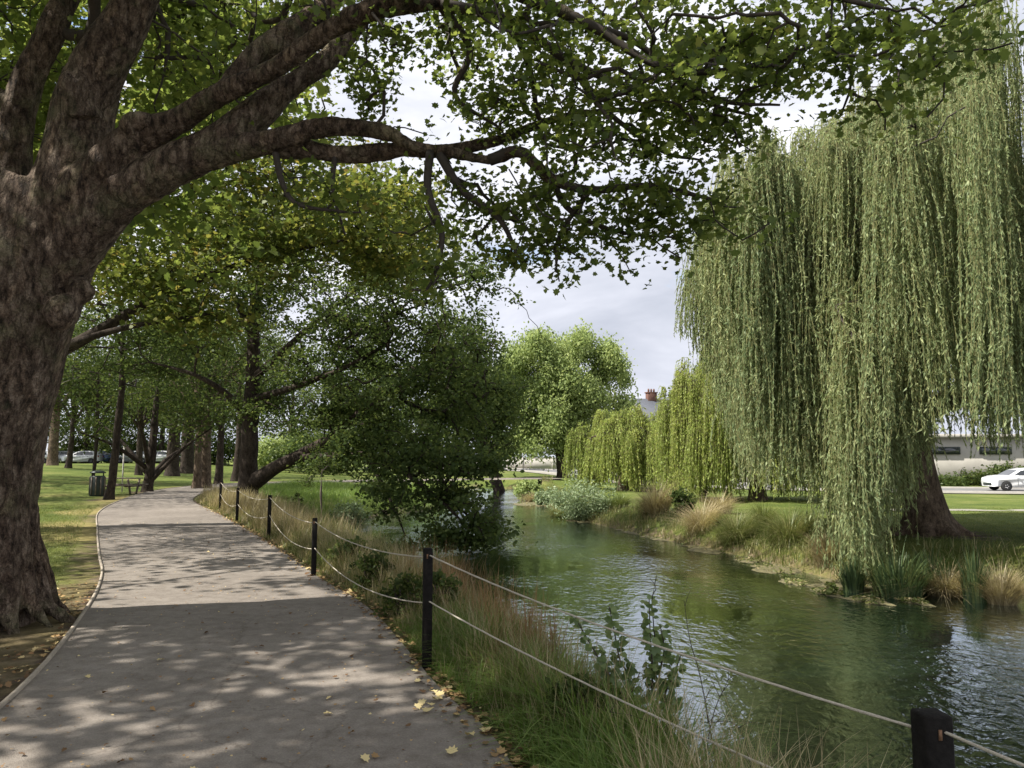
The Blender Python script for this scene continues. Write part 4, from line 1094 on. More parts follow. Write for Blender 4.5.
r = np.random.default_rng(301)
def bank_points(n, y0, y1, lo, hi, r, bias=1.0):
    """points on the near bank between the path edge and the water"""
    yy = r.uniform(0, 1, n) ** 1.0 * (y1 - y0) + y0
    xr = np.interp(yy, RE[:, 1], RE[:, 0]); xw = np.interp(yy, [p[1] for p in near_bank], [p[0] for p in near_bank])
    t = r.uniform(lo, hi, n)
    return xr + (xw - xr) * t, yy, t
def clump(n, per, y0, y1, lo, hi, sp, r, wfun=None):
    cx, cy, ct = bank_points(n, y0, y1, lo, hi, r)
    ix = np.repeat(np.arange(n), per)
    X = cx[ix] + r.normal(size=len(ix)) * sp; Y = cy[ix] + r.normal(size=len(ix)) * sp
    xr = np.interp(Y, RE[:, 1], RE[:, 0])
    ok = X > xr + .1
    X, Y, ix = X[ok], Y[ok], ix[ok]
    return np.stack([X, Y, height(X, Y) - .02], 1), ix, cx, cy, ct
# green and mixed long grass on the near bank
parts = []
def add_bank(name, label, n, per, y0, y1, lo, hi, sp, h0, h1, w, mat, lean):
    p, ix, cx, cy, ct = clump(n, per, y0, y1, lo, hi, sp, r)
    ch = r.uniform(h0, h1, n)
    xr = np.interp(p[:, 1], RE[:, 1], RE[:, 0]); e = np.clip((p[:, 0] - xr) / .5, .3, 1)
    h = ch[ix] * r.uniform(.5, 1.1, len(ix)) * e
    wd = np.clip(w * np.maximum(1, p[:, 1] / 9), 0, .02)
    o = grass_obj(name, p, h, wd, mat, r, np.clip(.6 * r.random(n)[ix] + .4 * r.random(len(ix)), 0, 1), lean=lean)
    return tag(o, label, 'grass', kind='stuff')
add_bank('bank_grass', 'long mixed green and straw grass on the near bank below the rope fence', 760, 80, 1.2, 30, .04, .98, .16, .2, .5, .0055, M['grass_mix'], .4)
add_bank('green_grass', 'lush green grass tufts by the path edge at the bottom', 120, 120, 2.5, 7.5, .05, .5, .1, .28, .5, .008, M['grass_lush'], .85)
add_bank('green_grass', 'green grass along the path verge farther on', 260, 60, 7, 30, .03, .4, .16, .12, .32, .007, M['grass_green'], .45)
add_bank('dry_grass', 'dry straw coloured seeding grass leaning over the near bank', 110, 36, 4, 22, .2, .7, .14, .4, .75, .0042, M['grass_dry'], .35)
add_bank('rust_grass', 'reddish brown dead grass behind the fence posts', 50, 60, 5.6, 10, .35, .8, .14, .4, .8, .004, M['grass_rust'], .22)
add_bank('far_verge_grass', 'tall pale grass beside the far fence posts', 220, 45, 15, 30, .08, .38, .2, .35, .8, .005, M['grass_dry'], .3)
add_bank('straw_verge_grass', 'straw coloured grass and seed heads crowding the fence posts', 130, 46, 4.6, 15, .03, .4, .13, .35, .72, .0042, M['grass_dry'], .4)
add_bank('weedy_grass', 'mixed weedy grass at the feet of the fence posts', 150, 60, 4.2, 16, .03, .5, .13, .25, .55, .006, M['grass_mix'], .5)
# wispy straw at bottom right
n = 42; c = np.stack([r.uniform(.55, 2.3, n), r.uniform(2.55, 3.6, n)], 1)
ix = np.repeat(np.arange(n), 38); X = c[ix, 0] + r.normal(size=len(ix)) * .07; Y = c[ix, 1] + r.normal(size=len(ix)) * .07
p = np.stack([X, Y, height(X, Y) - .02], 1)
o = grass_obj('straw_grass', p, r.uniform(.35, .75, len(ix)), .003, M['grass_dry'], r, r.random(len(ix)), lean=.5, seg=5)
tag(o, 'wispy straw grass around the nearest fence post at the bottom right', 'grass', kind='stuff')
# grass beyond the bay and on the left verge near trees
def field(name, label, xr_, yr_, n, h, w, mat, lean, cond=None):
    X = r.uniform(*xr_, n); Y = r.uniform(*yr_, n)
    sd = riv_sd(X, Y); dp = dist_poly(X, Y, CLs)
    wp = np.interp(Y, LE[:, 1], np.hypot(*(RE - LE).T) / 2)
    ok = (sd > .1) & (dp > 1.75)
    if cond is not None: ok &= cond(X, Y, sd)
    X, Y = X[ok], Y[ok]
    o = grass_obj(name, np.stack([X, Y, height(X, Y) - .01], 1), r.uniform(h[0], h[1], len(X)), w, mat, r, r.random(len(X)), lean=lean, seg=3)
    return tag(o, label, 'grass', kind='stuff')
field('lawn_grass', 'short mown lawn left of the path in shade', (-16, -4.2), (7.8, 26), 90000, (.03, .075), .006, M['grass_green'], .6, lambda x, y, s: (x < np.interp(y, LE[:, 1], LE[:, 0]) - .25) & (np.hypot(x + 5, y - 7.4) > 1.5))
field('bay_grass', 'sunlit long grass round the river bay beyond the fence', (-13.5, -3), (26, 47), 46000, (.12, .42), .012, M['grass_lush'], .4, lambda x, y, s: (x > np.interp(y, RE[:, 1], RE[:, 0]) + .4))
field('far_bank_grass', 'rough grass along the waterline of the far bank', (1.5, 20), (13, 62), 190000, (.15, .5), .014, M['grass_mix'], .6, lambda x, y, s: (s < 1.5) & (x > 1.4) & (np.sin(x * 2.9 + y * 1.3) + np.sin(y * 3.7 - x) + 1.0 > -.3))
field('far_lawn_grass', 'short bright lawn around the great willow', (6, 22), (15.5, 31), 70000, (.02, .06), .01, M['grass_green'], .5, lambda x, y, s: (s > 1.2) & (dist_poly(x, y, fp) > .62))

# ------------------------------------------------------------------ tussocks, reeds, shrubs on the far bank
def tussock(px, py, wpx, hpx, mat, label, seed, z=None, n=900, name='grass_tussock', lean=1.25, group='tussocks along the far bank', w=.012):
    r = np.random.default_rng(seed)
    g_ = G(px, py, WZ + .12 if z is None else z)
    x, y = g_[0], g_[1] + .3; zz = max(hz(x, y), WZ - .03)
    Hh = hpx / F * y; Rr = wpx / 2 / F * y
    a = r.uniform(0, 2 * math.pi, n); q = np.sqrt(r.random(n)) * Rr * .55
    d = np.stack([np.cos(a), np.sin(a)], 1)
    pos = np.stack([x + d[:, 0] * q, y + d[:, 1] * q, np.full(n, zz) - .03], 1)
    pos[:, 2] = np.maximum(height(pos[:, 0], pos[:, 1]), WZ - .05) - .02
    root = None
    o = grass_obj(name, pos - np.array([x, y, zz]), r.uniform(.7, 1.3, n) * Hh * (1.15 - .5 * q / (Rr * .55)), w * max(1, y / 22), mat, r, np.clip(.3 * np.random.default_rng(seed).random() + .7 * r.random(n), 0, 1), lean=lean * Rr / Hh, dirv=d, seg=5, bend=1.3)
    o.location = (x, y, zz)
    return tag(o, label, 'grass tussock', group)
T = [(658, 528, 46, 36, 'grass_dry', 'tall golden brown tussock at the waterline, below the low bright willow'),
     (705, 540, 48, 34, 'grass_dry', 'straw coloured tussock right of the dark leafy shrub on the far bank'),
     (740, 548, 52, 34, 'grass_mix', 'grey green tussock leaning to the water left of the round tussock'),
     (722, 530, 40, 26, 'grass_dry', 'low pale brown tussock behind the straw coloured one'),
     (795, 556, 66, 38, 'grass_mix', 'large round green and brown tussock left of the great willow curtain'),
     (768, 545, 30, 26, 'grass_green', 'small fresh green tussock between two larger ones'),
     (832, 570, 36, 36, 'grass_dry', 'dry tussock beside the willow curtain touching the water'),
     (955, 592, 56, 40, 'grass_dry', 'yellow brown tussock in front of the great willow trunk'),
     (1012, 600, 44, 46, 'grass_dry', 'dry tussock at the right edge of the picture on the far bank'),
     (560, 514, 30, 16, 'grass_mix', 'low tussock left of the grey green shrub'),
     (535, 500, 30, 14, 'grass_dry', 'small pale tussock at the far left end of the far bank'),
     (622, 520, 26, 18, 'grass_green', 'bright green tuft right of the grey green shrub')]
for q, (a, b, c, d, m_, lab) in enumerate(T): tussock(a, b, c, d, M[m_], lab, 400 + q, n=1100 if c > 40 else 700)
# iris / reed clumps
for q, (a, b, c, d, lab) in enumerate([(905, 592, 80, 52, 'dark broad clump of sword shaped reeds in front of the great willow trunk'), (860, 588, 34, 36, 'small dark reed clump left of the willow trunk at the water'), (985, 598, 36, 52, 'upright pale green reeds near the right edge'), (940, 588, 44, 44, 'reed clump between the dark reeds and the yellow tussock')]):
    tussock(a, b, c, d, M['iris'], lab, 430 + q, n=260 if c < 60 else 520, name='reed_clump', lean=.45, group='reeds below the great willow', w=.03)['category'] = 'reeds'
# shrubs
def shrub(px, py, wpx, hpx, zb, leafm, label, seed, n=120, k=26, sz=(.05, .1), shape=OVAL, name='shrub', depth=None, sig=None, stems=6):
    r = np.random.default_rng(seed)
    g_ = G(px, py, zb); x, y = g_[0], g_[1] if depth is None else depth
    if depth: x = P(px, py, depth)[0]
    Hh = hpx / F * y; Rr = wpx / 2 / F * y; z = max(hz(x, y), WZ - .05)
    root = empty(name, (x, y, z), label, 'shrub')
    tg = ell((x, y, z + Hh * .5), (Rr, Rr * .8, Hh * .5), n, r, .2); tg[:, 2] = np.maximum(tg[:, 2], z + .05)
    limbs = []
    for q in range(stems):
        a = r.uniform(0, 6.28); e = np.array([x + math.cos(a) * Rr * .5, y + math.sin(a) * Rr * .4, z + Hh * .7]); b = np.array([x + math.cos(a) * .05, y + math.sin(a) * .05, z - .05])
        limbs.append((np.array([b, (b + e) / 2 + (0, 0, .1 * Hh), e]), [.02, .015, .006]))
    g = Grow(); tb = MB()
    for p, q in limbs: g.limb(p, np.array(q))
    g.attach(tg, r, step=.3, rmin=.003)
    
    for li, (p, q) in enumerate(limbs):
        tb = MB(); tb.tube(p, q, 5, True, 3); V, f = g.twigs(3, .1, li)
        if V is not None: tb.add(V, [f])
        tb.build('stem', M['twig'], root)
    pos, idx = scatter(tg, k, sig if sig else Rr * .16, r, .8); nn_ = len(pos)
    V, f = leaf_geo(pos, r.normal(size=(nn_, 3)) * .6 + np.array([0, -.1, .6]), r.uniform(sz[0], sz[1], nn_), shape, r)
    mk('foliage', V, [f], M[leafm], root, {'rnd': ('FACE', np.clip(.5 * r.random(n)[idx] + .5 * r.random(nn_), 0, 1))})
    return root
shrub(588, 518, 66, 34, WZ + .1, 'shrub_leaf', 'wide grey green shrub overhanging the water on the far bank', 501, 170, 40, (.09, .17), NARROW * np.array([2.0, 1]))
shrub(683, 530, 22, 30, WZ + .2, 'dark_leaf', 'dark leafy shrub between the golden tussocks', 502, 60, 30, (.07, .13))
shrub(703, 497, 15, 36, -.5, 'dark_leaf', 'narrow upright dark bush on the far lawn edge', 503, 60, 30, (.08, .15), name='upright_bush')
shrub(528, 494, 26, 20, WZ + .4, 'far_leaf', 'round green bush at the river bend below the light green tree', 504, 60, 30, (.12, .22))
shrub(548, 500, 26, 14, WZ + .3, 'shrub_leaf', 'small yellowish bush at the bend, left of the grey green shrub', 505, 50, 30, (.1, .2))
shrub(348, 508, 40, 20, -.5, 'shrub_leaf', 'pale low bush at the head of the river bay', 506, 70, 26, (.08, .14), depth=31.5)
shrub(385, 500, 50, 18, -.5, 'mid_leaf', 'green bush behind the river bay under the dark boughs', 507, 70, 26, (.1, .18), depth=38)
shrub(492, 640, 44, 92, -.8, 'dark_leaf', 'dark leafy bush on the near bank behind the fence post', 508, 60, 18, (.035, .07), depth=8.6)
shrub(405, 600, 50, 42, -.3, 'mid_leaf', 'weedy green plant left of the fence post nearest the path bend', 509, 60, 18, (.03, .055), depth=7.8)
shrub(296, 506, 14, 24, -.2, 'dark_leaf', 'small dark bush in the long grass left of the young staked tree', 510, 40, 20, (.05, .09), depth=24)
shrub(455, 565, 46, 36, -.9, 'mid_leaf', 'leafy weeds at the near waterline below the dark boughs', 511, 50, 20, (.04, .08), depth=12.5)
shrub(945, 478, 40, 8, -.5, 'dark_leaf', 'low clipped planting at the foot of the pale building', 512, 60, 20, (.15, .25), depth=60)
shrub(975, 478, 44, 14, -.5, 'mid_leaf', 'rounded planting at the foot of the pale building, behind the car bonnet', 514, 70, 24, (.15, .25), depth=61)
shrub(1008, 470, 40, 20, -.5, 'dark_leaf', 'darker taller bush by the pale building behind the white car', 515, 80, 24, (.15, .25), depth=61)
shrub(832, 612, 12, 14, WZ, 'grass_green', 'tiny bright water plant at the waterline left of the reeds', 513, 16, 14, (.06, .1), depth=15.2)
for q, (a, b, c, d, m_, dd, zb, lab) in enumerate([(440, 610, 40, 52, 'dark_leaf', 7.6, -.2, 'dark weedy bush just right of the tall fence post'), (474, 600, 40, 46, 'mid_leaf', 9.0, -.4, 'green weeds behind the dark weedy bush right of the fence post'),
        (512, 612, 30, 70, 'dark_leaf', 8.0, -.6, 'tall dark bush standing against the bright water'), (372, 590, 40, 40, 'mid_leaf', 9.2, -.2, 'green weeds halfway between two fence posts'), (352, 566, 40, 30, 'dark_leaf', 11.0, -.2, 'dark green weeds behind the third rope span'),
        (470, 560, 50, 40, 'dark_leaf', 12.0, -.9, 'dark bush at the waterline under the drooping boughs'), (385, 548, 44, 22, 'mid_leaf', 13.0, -.3, 'green brambles on the bank below the dark tree'), (585, 735, 70, 50, 'mid_leaf', 4.6, -.3, 'low ferny weeds at the base of the leafy shoots')]):
    shrub(a, b, c, d, zb, m_, lab, 580 + q, 60, 22, (.03, .06) if dd < 10 else (.04, .08), depth=dd)
# understorey far left
for q, (px, Y, w, h) in enumerate([(80, 98, 60, 22), (118, 98, 50, 20), (165, 98, 60, 22), (215, 92, 60, 26), (262, 86, 60, 32), (300, 78, 56, 34), (340, 74, 60, 40)]):
    shrub(px, 470, w, h, .5, ['mid_leaf', 'far_leaf', 'dark_leaf'][q % 3], ['low hedge bush at the far left behind the cars', 'pale bush behind the leaning dark tree', 'dark bush behind the forked tree', 'green bush behind the pair of trunks', 'pale bush seen left of the dark riverside trunk', 'dark bush right of the dark riverside trunk', 'green bush beyond the river bay, under the dark boughs'][q], 520 + q, 90, 30, (.25, .45), depth=Y)

# young tree beside the bay
r = np.random.default_rng(551)
yx, yy = P(321, 512, 23.4)[0], 23.4; yz = hz(yx, yy)
yt = empty('young_tree', (yx, yy, yz), 'thin young tree with a small crown on the bank behind the fence', 'tree')
pt = np.array([(yx, yy, yz - .05), (yx + .01, yy, yz + .6), (yx - .02, yy, yz + 1.2), (yx, yy, yz + 2.0)])
build_tree(yt, [(pt, [.05, .042, .035, .02])], pxl((322, 470), 22, 22, 25, .8, 40, r), r, M['mid_leaf'], (M['timber'], M['twig']), k=18, sig=.12, size=(.06, .11), step=.25, rmin=.004)

# leafy suckers in the foreground
r = np.random.default_rng(560)
D = 4.75
gx, gy = P(652, 735, D)[0], D; gz = hz(gx, gy)
sk = empty('leafy_shrub', (gx, gy, gz), 'upright round leaved shoots in the foreground against the bright water', 'shrub')
shoots = [([(640, 730, D), (622, 700, D - .05), (604, 668, D - .1), (588, 640, D - .1), (572, 612, D - .1)], 26), ([(642, 730, D), (632, 690, D), (620, 660, D), (614, 630, D), (609, 606, D)], 30),
          ([(650, 735, D), (652, 700, D), (652, 665, D), (650, 630, D), (649, 594, D)], 48), ([(655, 735, D), (664, 705, D), (672, 680, D), (682, 652, D)], 30),
          ([(648, 735, D), (640, 715, D), (630, 700, D + .1), (640, 672, D + .1)], 22), ([(655, 735, D), (672, 718, D), (676, 700, D)], 16), ([(650, 740, D), (628, 722, D), (605, 715, D)], 14), ([(652, 735, D), (658, 690, D + .1), (664, 650, D + .1), (660, 625, D + .1)], 30)]
pos = []; nr = []; tg_ = []; szs = []
for pts, nl in shoots:
    p = np.array([P(*q) for q in pts]); p[0] = (gx + r.uniform(-.05, .05), gy + r.uniform(-.05, .05), gz - .03)
    tb = MB(); tb.tube(p, np.linspace(.008, .003, len(p)), 6, True, 5); tb.build('stem', M['twig'], sk, True)
    c = catmull(p, 12); nl = int(nl * 2.3); s = np.linspace(.15, .99, nl)
    for t_ in s:
        q = c[int(t_ * (len(c) - 1))]; a = r.uniform(0, 6.28); d = np.array([math.cos(a), math.sin(a), .2])
        pos.append(q + d * .042); nr.append(np.array([r.normal() * .4, -.4 + r.normal() * .4, .7])); tg_.append(d); szs.append(.066 * (1 - .45 * t_ ** 2) * r.uniform(.7, 1.1))
V, f = leaf_geo(np.array(pos), np.array(nr), np.array(szs), ROUND, r, .18, np.array(tg_), .3)
mk('foliage', V, [f], M['round_leaf'], sk, {'rnd': ('FACE', r.random(len(pos)))})
# bare dark stems right of it
for q, (pts, lab) in enumerate([([(735, 775, 4.2), (705, 700, 4.3), (690, 640, 4.3), (684, 600, 4.3)], 'tall bare dark stem rising right of the leafy shoots'),
                                ([(700, 780, 4.0), (712, 720, 4.0), (728, 680, 4.0)], 'short bare dark stem leaning right beside the leafy shoots'),
                                ([(690, 790, 4.0), (672, 740, 4.1), (640, 718, 4.2), (610, 712, 4.2)], 'bent dark stem crossing below the leafy shoots'),
                                ([(760, 790, 4.0), (745, 740, 4.1), (700, 722, 4.1)], 'dark stem bending left over the water'),
                                ([(655, 640, 4.8), (652, 600, 4.75), (656, 588, 4.7), (650, 578, 4.7)], 'dried hooked tip above the leafy shoots')]):
    p = np.array([P(*a) for a in pts]); 
    if q < 4: p[0][2] = hz(p[0][0], p[0][1]) - .03
    tb = MB(); tb.tube(p, np.linspace(.004, .0015, len(p)), 5, True, 5)
    for _ in range(5 if q < 4 else 2):
        c = catmull(p, 6); i0 = r.integers(len(c) // 3, len(c)); a = c[i0]; e = a + np.array([r.uniform(-.12, .12), r.uniform(-.05, .05), r.uniform(.02, .12)])
        tb.tube(np.array([a, (a + e) / 2 + (0, 0, .01), e]), [.0018, .0014, .0008], 4)
    if q == 4: 
        tb.build('dry_tip', M['twig'], sk, True)
    else:
        tag(tb.build('dead_stem', M['twig'], None, True), lab, 'plant stem', 'bare stems beside the leafy shoots')

# ------------------------------------------------------------------ rope fence
r = np.random.default_rng(601)
fence = empty('rope_fence', (-.67, 6.0, 0), 'dark square posts joined by two sagging ropes along the river side of the path', 'fence')
p1 = P(931, 712, 2.72)
posts = [(3.2, -1.4, .72), (p1[0], 2.72, p1[2]), None, None, None, None, None]
tops = {2: (428, 548, 5.95), 3: (315, 518, 10.4), 4: (270, 495, 15.4), 5: (238, 488, 19.3), 6: (221, 481, 23.2)}
for k_, v in tops.items():
    q = P(*v); posts[k_] = (q[0], q[1], q[2])
for i_, (x, y, zt) in enumerate(posts):
    zb = min(hz(x, y), .1) - .3
    tb = MB(); w = .1 if i_ < 2 else .07
    hgt = zt - zb
    tb.box((x, y, zb + hgt / 2), (w, w, hgt), rz=.25 if i_ != 1 else .05, bev=.008)
    po = tb.build('post', M['post'], fence)
    nb_ = MB(); nb_.box((x, y - w / 2 - .0015, zt - .06), (.012, .004, .035)); nb_.build('staple', M['rust'], po, world=False)
    po.children[0].data.transform(__import__('mathutils').Matrix.Translation(-fence.location))
def rope(a, b, sag, rr=.0052):
    n = 18; u = np.linspace(0, 1, n)
    p = a[None] * (1 - u[:, None]) + b[None] * u[:, None]; p[:, 2] -= sag * 4 * u * (1 - u)
    tb = MB(); V, f, _ = tube_geo(p, rr, 8, 6)
    # twisted strands
    m_ = len(V) // 8; V = V.reshape(m_, 8, 3); c = V.mean(1, keepdims=True)
    ph = np.arange(m_)[:, None] * .9 + np.arange(8)[None] * 2 * math.pi / 8 * 3
    V = c + (V - c) * (1 + .22 * np.cos(ph))[:, :, None]
    mk('rope', V.reshape(-1, 3), [f], M['rope'], fence, None, True)
for i_ in range(len(posts) - 1):
    a = np.array(posts[i_]); b = np.array(posts[i_ + 1])
    off = np.array([.0, 0, 0])
    rope(a - (0, 0, .07), b - (0, 0, .05), .055 if i_ < 2 else .1)
    rope(a - (0, 0, .42), b - (0, 0, .4), .05 if i_ < 2 else .16)

# ------------------------------------------------------------------ fallen leaves
r = np.random.default_rng(701)
def litter(name, label, n, fx, size, mat='dead_leaf'):
    xy = fx(n); z = height(xy[:, 0], xy[:, 1]); dpl = dist_poly(xy[:, 0], xy[:, 1], CLs)
    z = np.where(on_path(xy), .018, z + .012)
    pos = np.column_stack([xy, z + r.uniform(0, .012, n)])
    V, f = leaf_geo(pos, r.normal(size=(n, 3)) * .22 + np.array([0, 0, 1]), r.uniform(size[0], size[1], n), LOBED, r, .25, None, -.3)
    return tag(mk(name, V, [f], M[mat], None, {'rnd': ('FACE', r.random(n))}), label, 'leaves', kind='stuff')
def on_path(xy):
    xr = np.interp(xy[:, 1], RE[:, 1], RE[:, 0]); xl = np.interp(xy[:, 1], LE[:, 1], LE[:, 0])
    return (xy[:, 0] < xr) & (xy[:, 0] > xl)
def near_edge(n):
    y = 3 + 22 * r.random(n) ** 1.7; x = np.interp(y, RE[:, 1], RE[:, 0]) + r.normal(size=n) * .09 + .05; return np.stack([x, y], 1)
litter('leaf_litter', 'brown leaf litter gathered along the right edge of the path', 1500, near_edge, (.02, .06))
def tree_foot(n):
    a = r.uniform(0, 6.28, n); q = .9 + 1.6 * r.random(n); xy = np.stack([-5 + np.cos(a) * q, 7.0 + np.sin(a) * q * 1.3 - .4], 1)
    k_ = xy[:, 0] < np.interp(xy[:, 1], LE[:, 1], LE[:, 0]) - .05; return xy[k_] if False else np.where(k_[:, None], xy, np.array([-5.5, 6.0]) + r.normal(size=(n, 2)) * .5)
litter('path_debris', 'tiny dark leaf crumbs scattered over the path', 1500, lambda n: (lambda y: np.stack([np.interp(y, LE[:, 1], LE[:, 0]) + r.random(n) * 2.9, y], 1))(3.3 + 16 * r.random(n) ** 1.5), (.006, .022))
litter('leaf_litter', 'brown leaf litter on bare earth at the foot of the big plane tree', 2600, tree_foot, (.02, .055))
# single leaves on the path
shp = []
for s in range(5):
    V, f = leaf_geo(np.zeros((1, 3)), np.array([[r.normal() * .15, r.normal() * .15, 1.]]), np.array([.075]), LOBED * np.array([r.uniform(.8, 1.2), 1]), r, r.uniform(.2, .5), None, -r.uniform(.1, .6))
    for q, cval in enumerate((.15, .5, .95)):
        o = mk('fallen_leaf', V, [f], M['dead_leaf'], None, {'rnd': ('FACE', [cval])}); shp.append(o)
first = list(shp); cnt = 0
for q in range(170):
    y = 3.6 + 14 * r.random() ** 1.8
    xl = np.interp(y, LE[:, 1], LE[:, 0]); xr = np.interp(y, RE[:, 1], RE[:, 0])
    x = xl + (xr - xl) * (1 - abs(r.normal()) * .38) if q % 2 else r.uniform(xl + .1, xr - .1)
    x = min(max(x, xl + .1), xr - .02)
    big = r.random() > .95
    src = shp[(r.integers(5)) * 3 + (2 if big else int(r.integers(2)))]
    if first and src in first: o = src; first.remove(src)
    else: o = src.copy(); COL.objects.link(o)
    o.location = (x, y, .024); s = r.uniform(.5, .8) if big else r.uniform(.28, .62)
    o.scale = (s, s, s); o.rotation_euler = (r.uniform(-.3, .3), r.uniform(-.3, .3), r.uniform(0, 6.28))
    tag(o, 'pale yellow fallen leaf lying on the grey path' if big else 'small brown fallen leaf lying on the grey path', 'leaf', 'pale fallen leaves on the path' if big else 'brown fallen leaves on the path')
for q, (px, py) in enumerate([(422, 702), (430, 705), (436, 699), (428, 710), (440, 695), (418, 706), (433, 692), (470, 735), (486, 730), (452, 752), (365, 758)]):
    o = shp[(q % 5) * 3 + 2].copy(); COL.objects.link(o); p = G(px, py, .03); o.location = p; o.scale = (.95, .95, .95); o.rotation_euler = (.1, .2, q * 1.3)
    tag(o, 'pale yellow fallen leaf lying on the grey path', 'leaf', 'pale fallen leaves on the path')
for o in first: bpy.data.objects.remove(o)

# floating weed mats
r = np.random.default_rng(801)
for q, (px, py, w, h, lab) in enumerate([(715, 547, 60, 6, 'long brown floating weed mat by the straw tussocks'), (780, 569, 46, 6, 'oval weed mat out from the round tussock'), (862, 586, 70, 8, 'large weed mat at the foot of the willow curtain'),
                                         (868, 601, 30, 5, 'small weed mat nearest the camera below the large one'), (912, 601, 24, 5, 'small weed mat in front of the dark reeds'), (655, 536, 30, 4, 'thin weed mat below the golden tussock'), (640, 530, 40, 4, 'thin weed streak left of the golden tussock'), (598, 519, 50, 4, 'weed fringe in front of the grey green shrub'), (540, 504, 40, 3, 'weed streak at the river bend'), (795, 583, 20, 4, 'tiny round weed mat in open water'), (690, 543, 24, 3, 'small weed mat between the golden and straw tussocks'), (828, 593, 26, 4, 'narrow weed mat out in the water left of the large one'), (748, 560, 26, 3, 'short weed streak between the long and the oval mats')]):
    c = G(px, py, WZ); y2 = G(px, py - h, WZ)[1]; rx = w / 2 / F * c[1]; ry = max(.18, (y2 - c[1]) / 1.2)
    n = 40; a = np.linspace(0, 6.283, n, endpoint=False); rad = 1 + .28 * np.sin(a * 2 + q) + .18 * np.sin(a * 5 + q * 2) + .13 * np.sin(a * 9 + 3 * q) + .05 * r.normal(size=n)
    o0 = np.stack([np.cos(a) * rx * rad, np.sin(a) * ry * rad, np.full(n, .004)], 1); o1 = o0 * np.array([.8, .8, 1]) + (0, 0, .02)
    top = np.array([0, 0, .03]); V = np.vstack([o0, o1, top]); i = np.arange(n); j = (i + 1) % n
    ob = mk('weed_mat', V, [np.stack([i, j, j + n, i + n], 1), np.stack([i + n, j + n, np.full(n, 2 * n)], 1)], M['weed'], None, None, False)
    # crumbs of leaves on it
    ob.location = (c[0], c[1], WZ); tag(ob, lab, 'water weed', 'floating weed mats')
    m_ = 160; aa = r.uniform(0, 6.28, m_); qq = np.sqrt(r.random(m_)) * 1.02
    pos = np.stack([np.cos(aa) * qq * rx, np.sin(aa) * qq * ry, .02 + r.random(m_) * .03], 1)
    V, f = leaf_geo(pos, r.normal(size=(m_, 3)) * .4 + np.array([0, 0, 1]), r.uniform(.05, .11, m_), RHOMB, r)
    mk('weed_leaves', V, [f], M['grass_mix'], ob, {'rnd': ('FACE', r.random(m_))}, world=False)

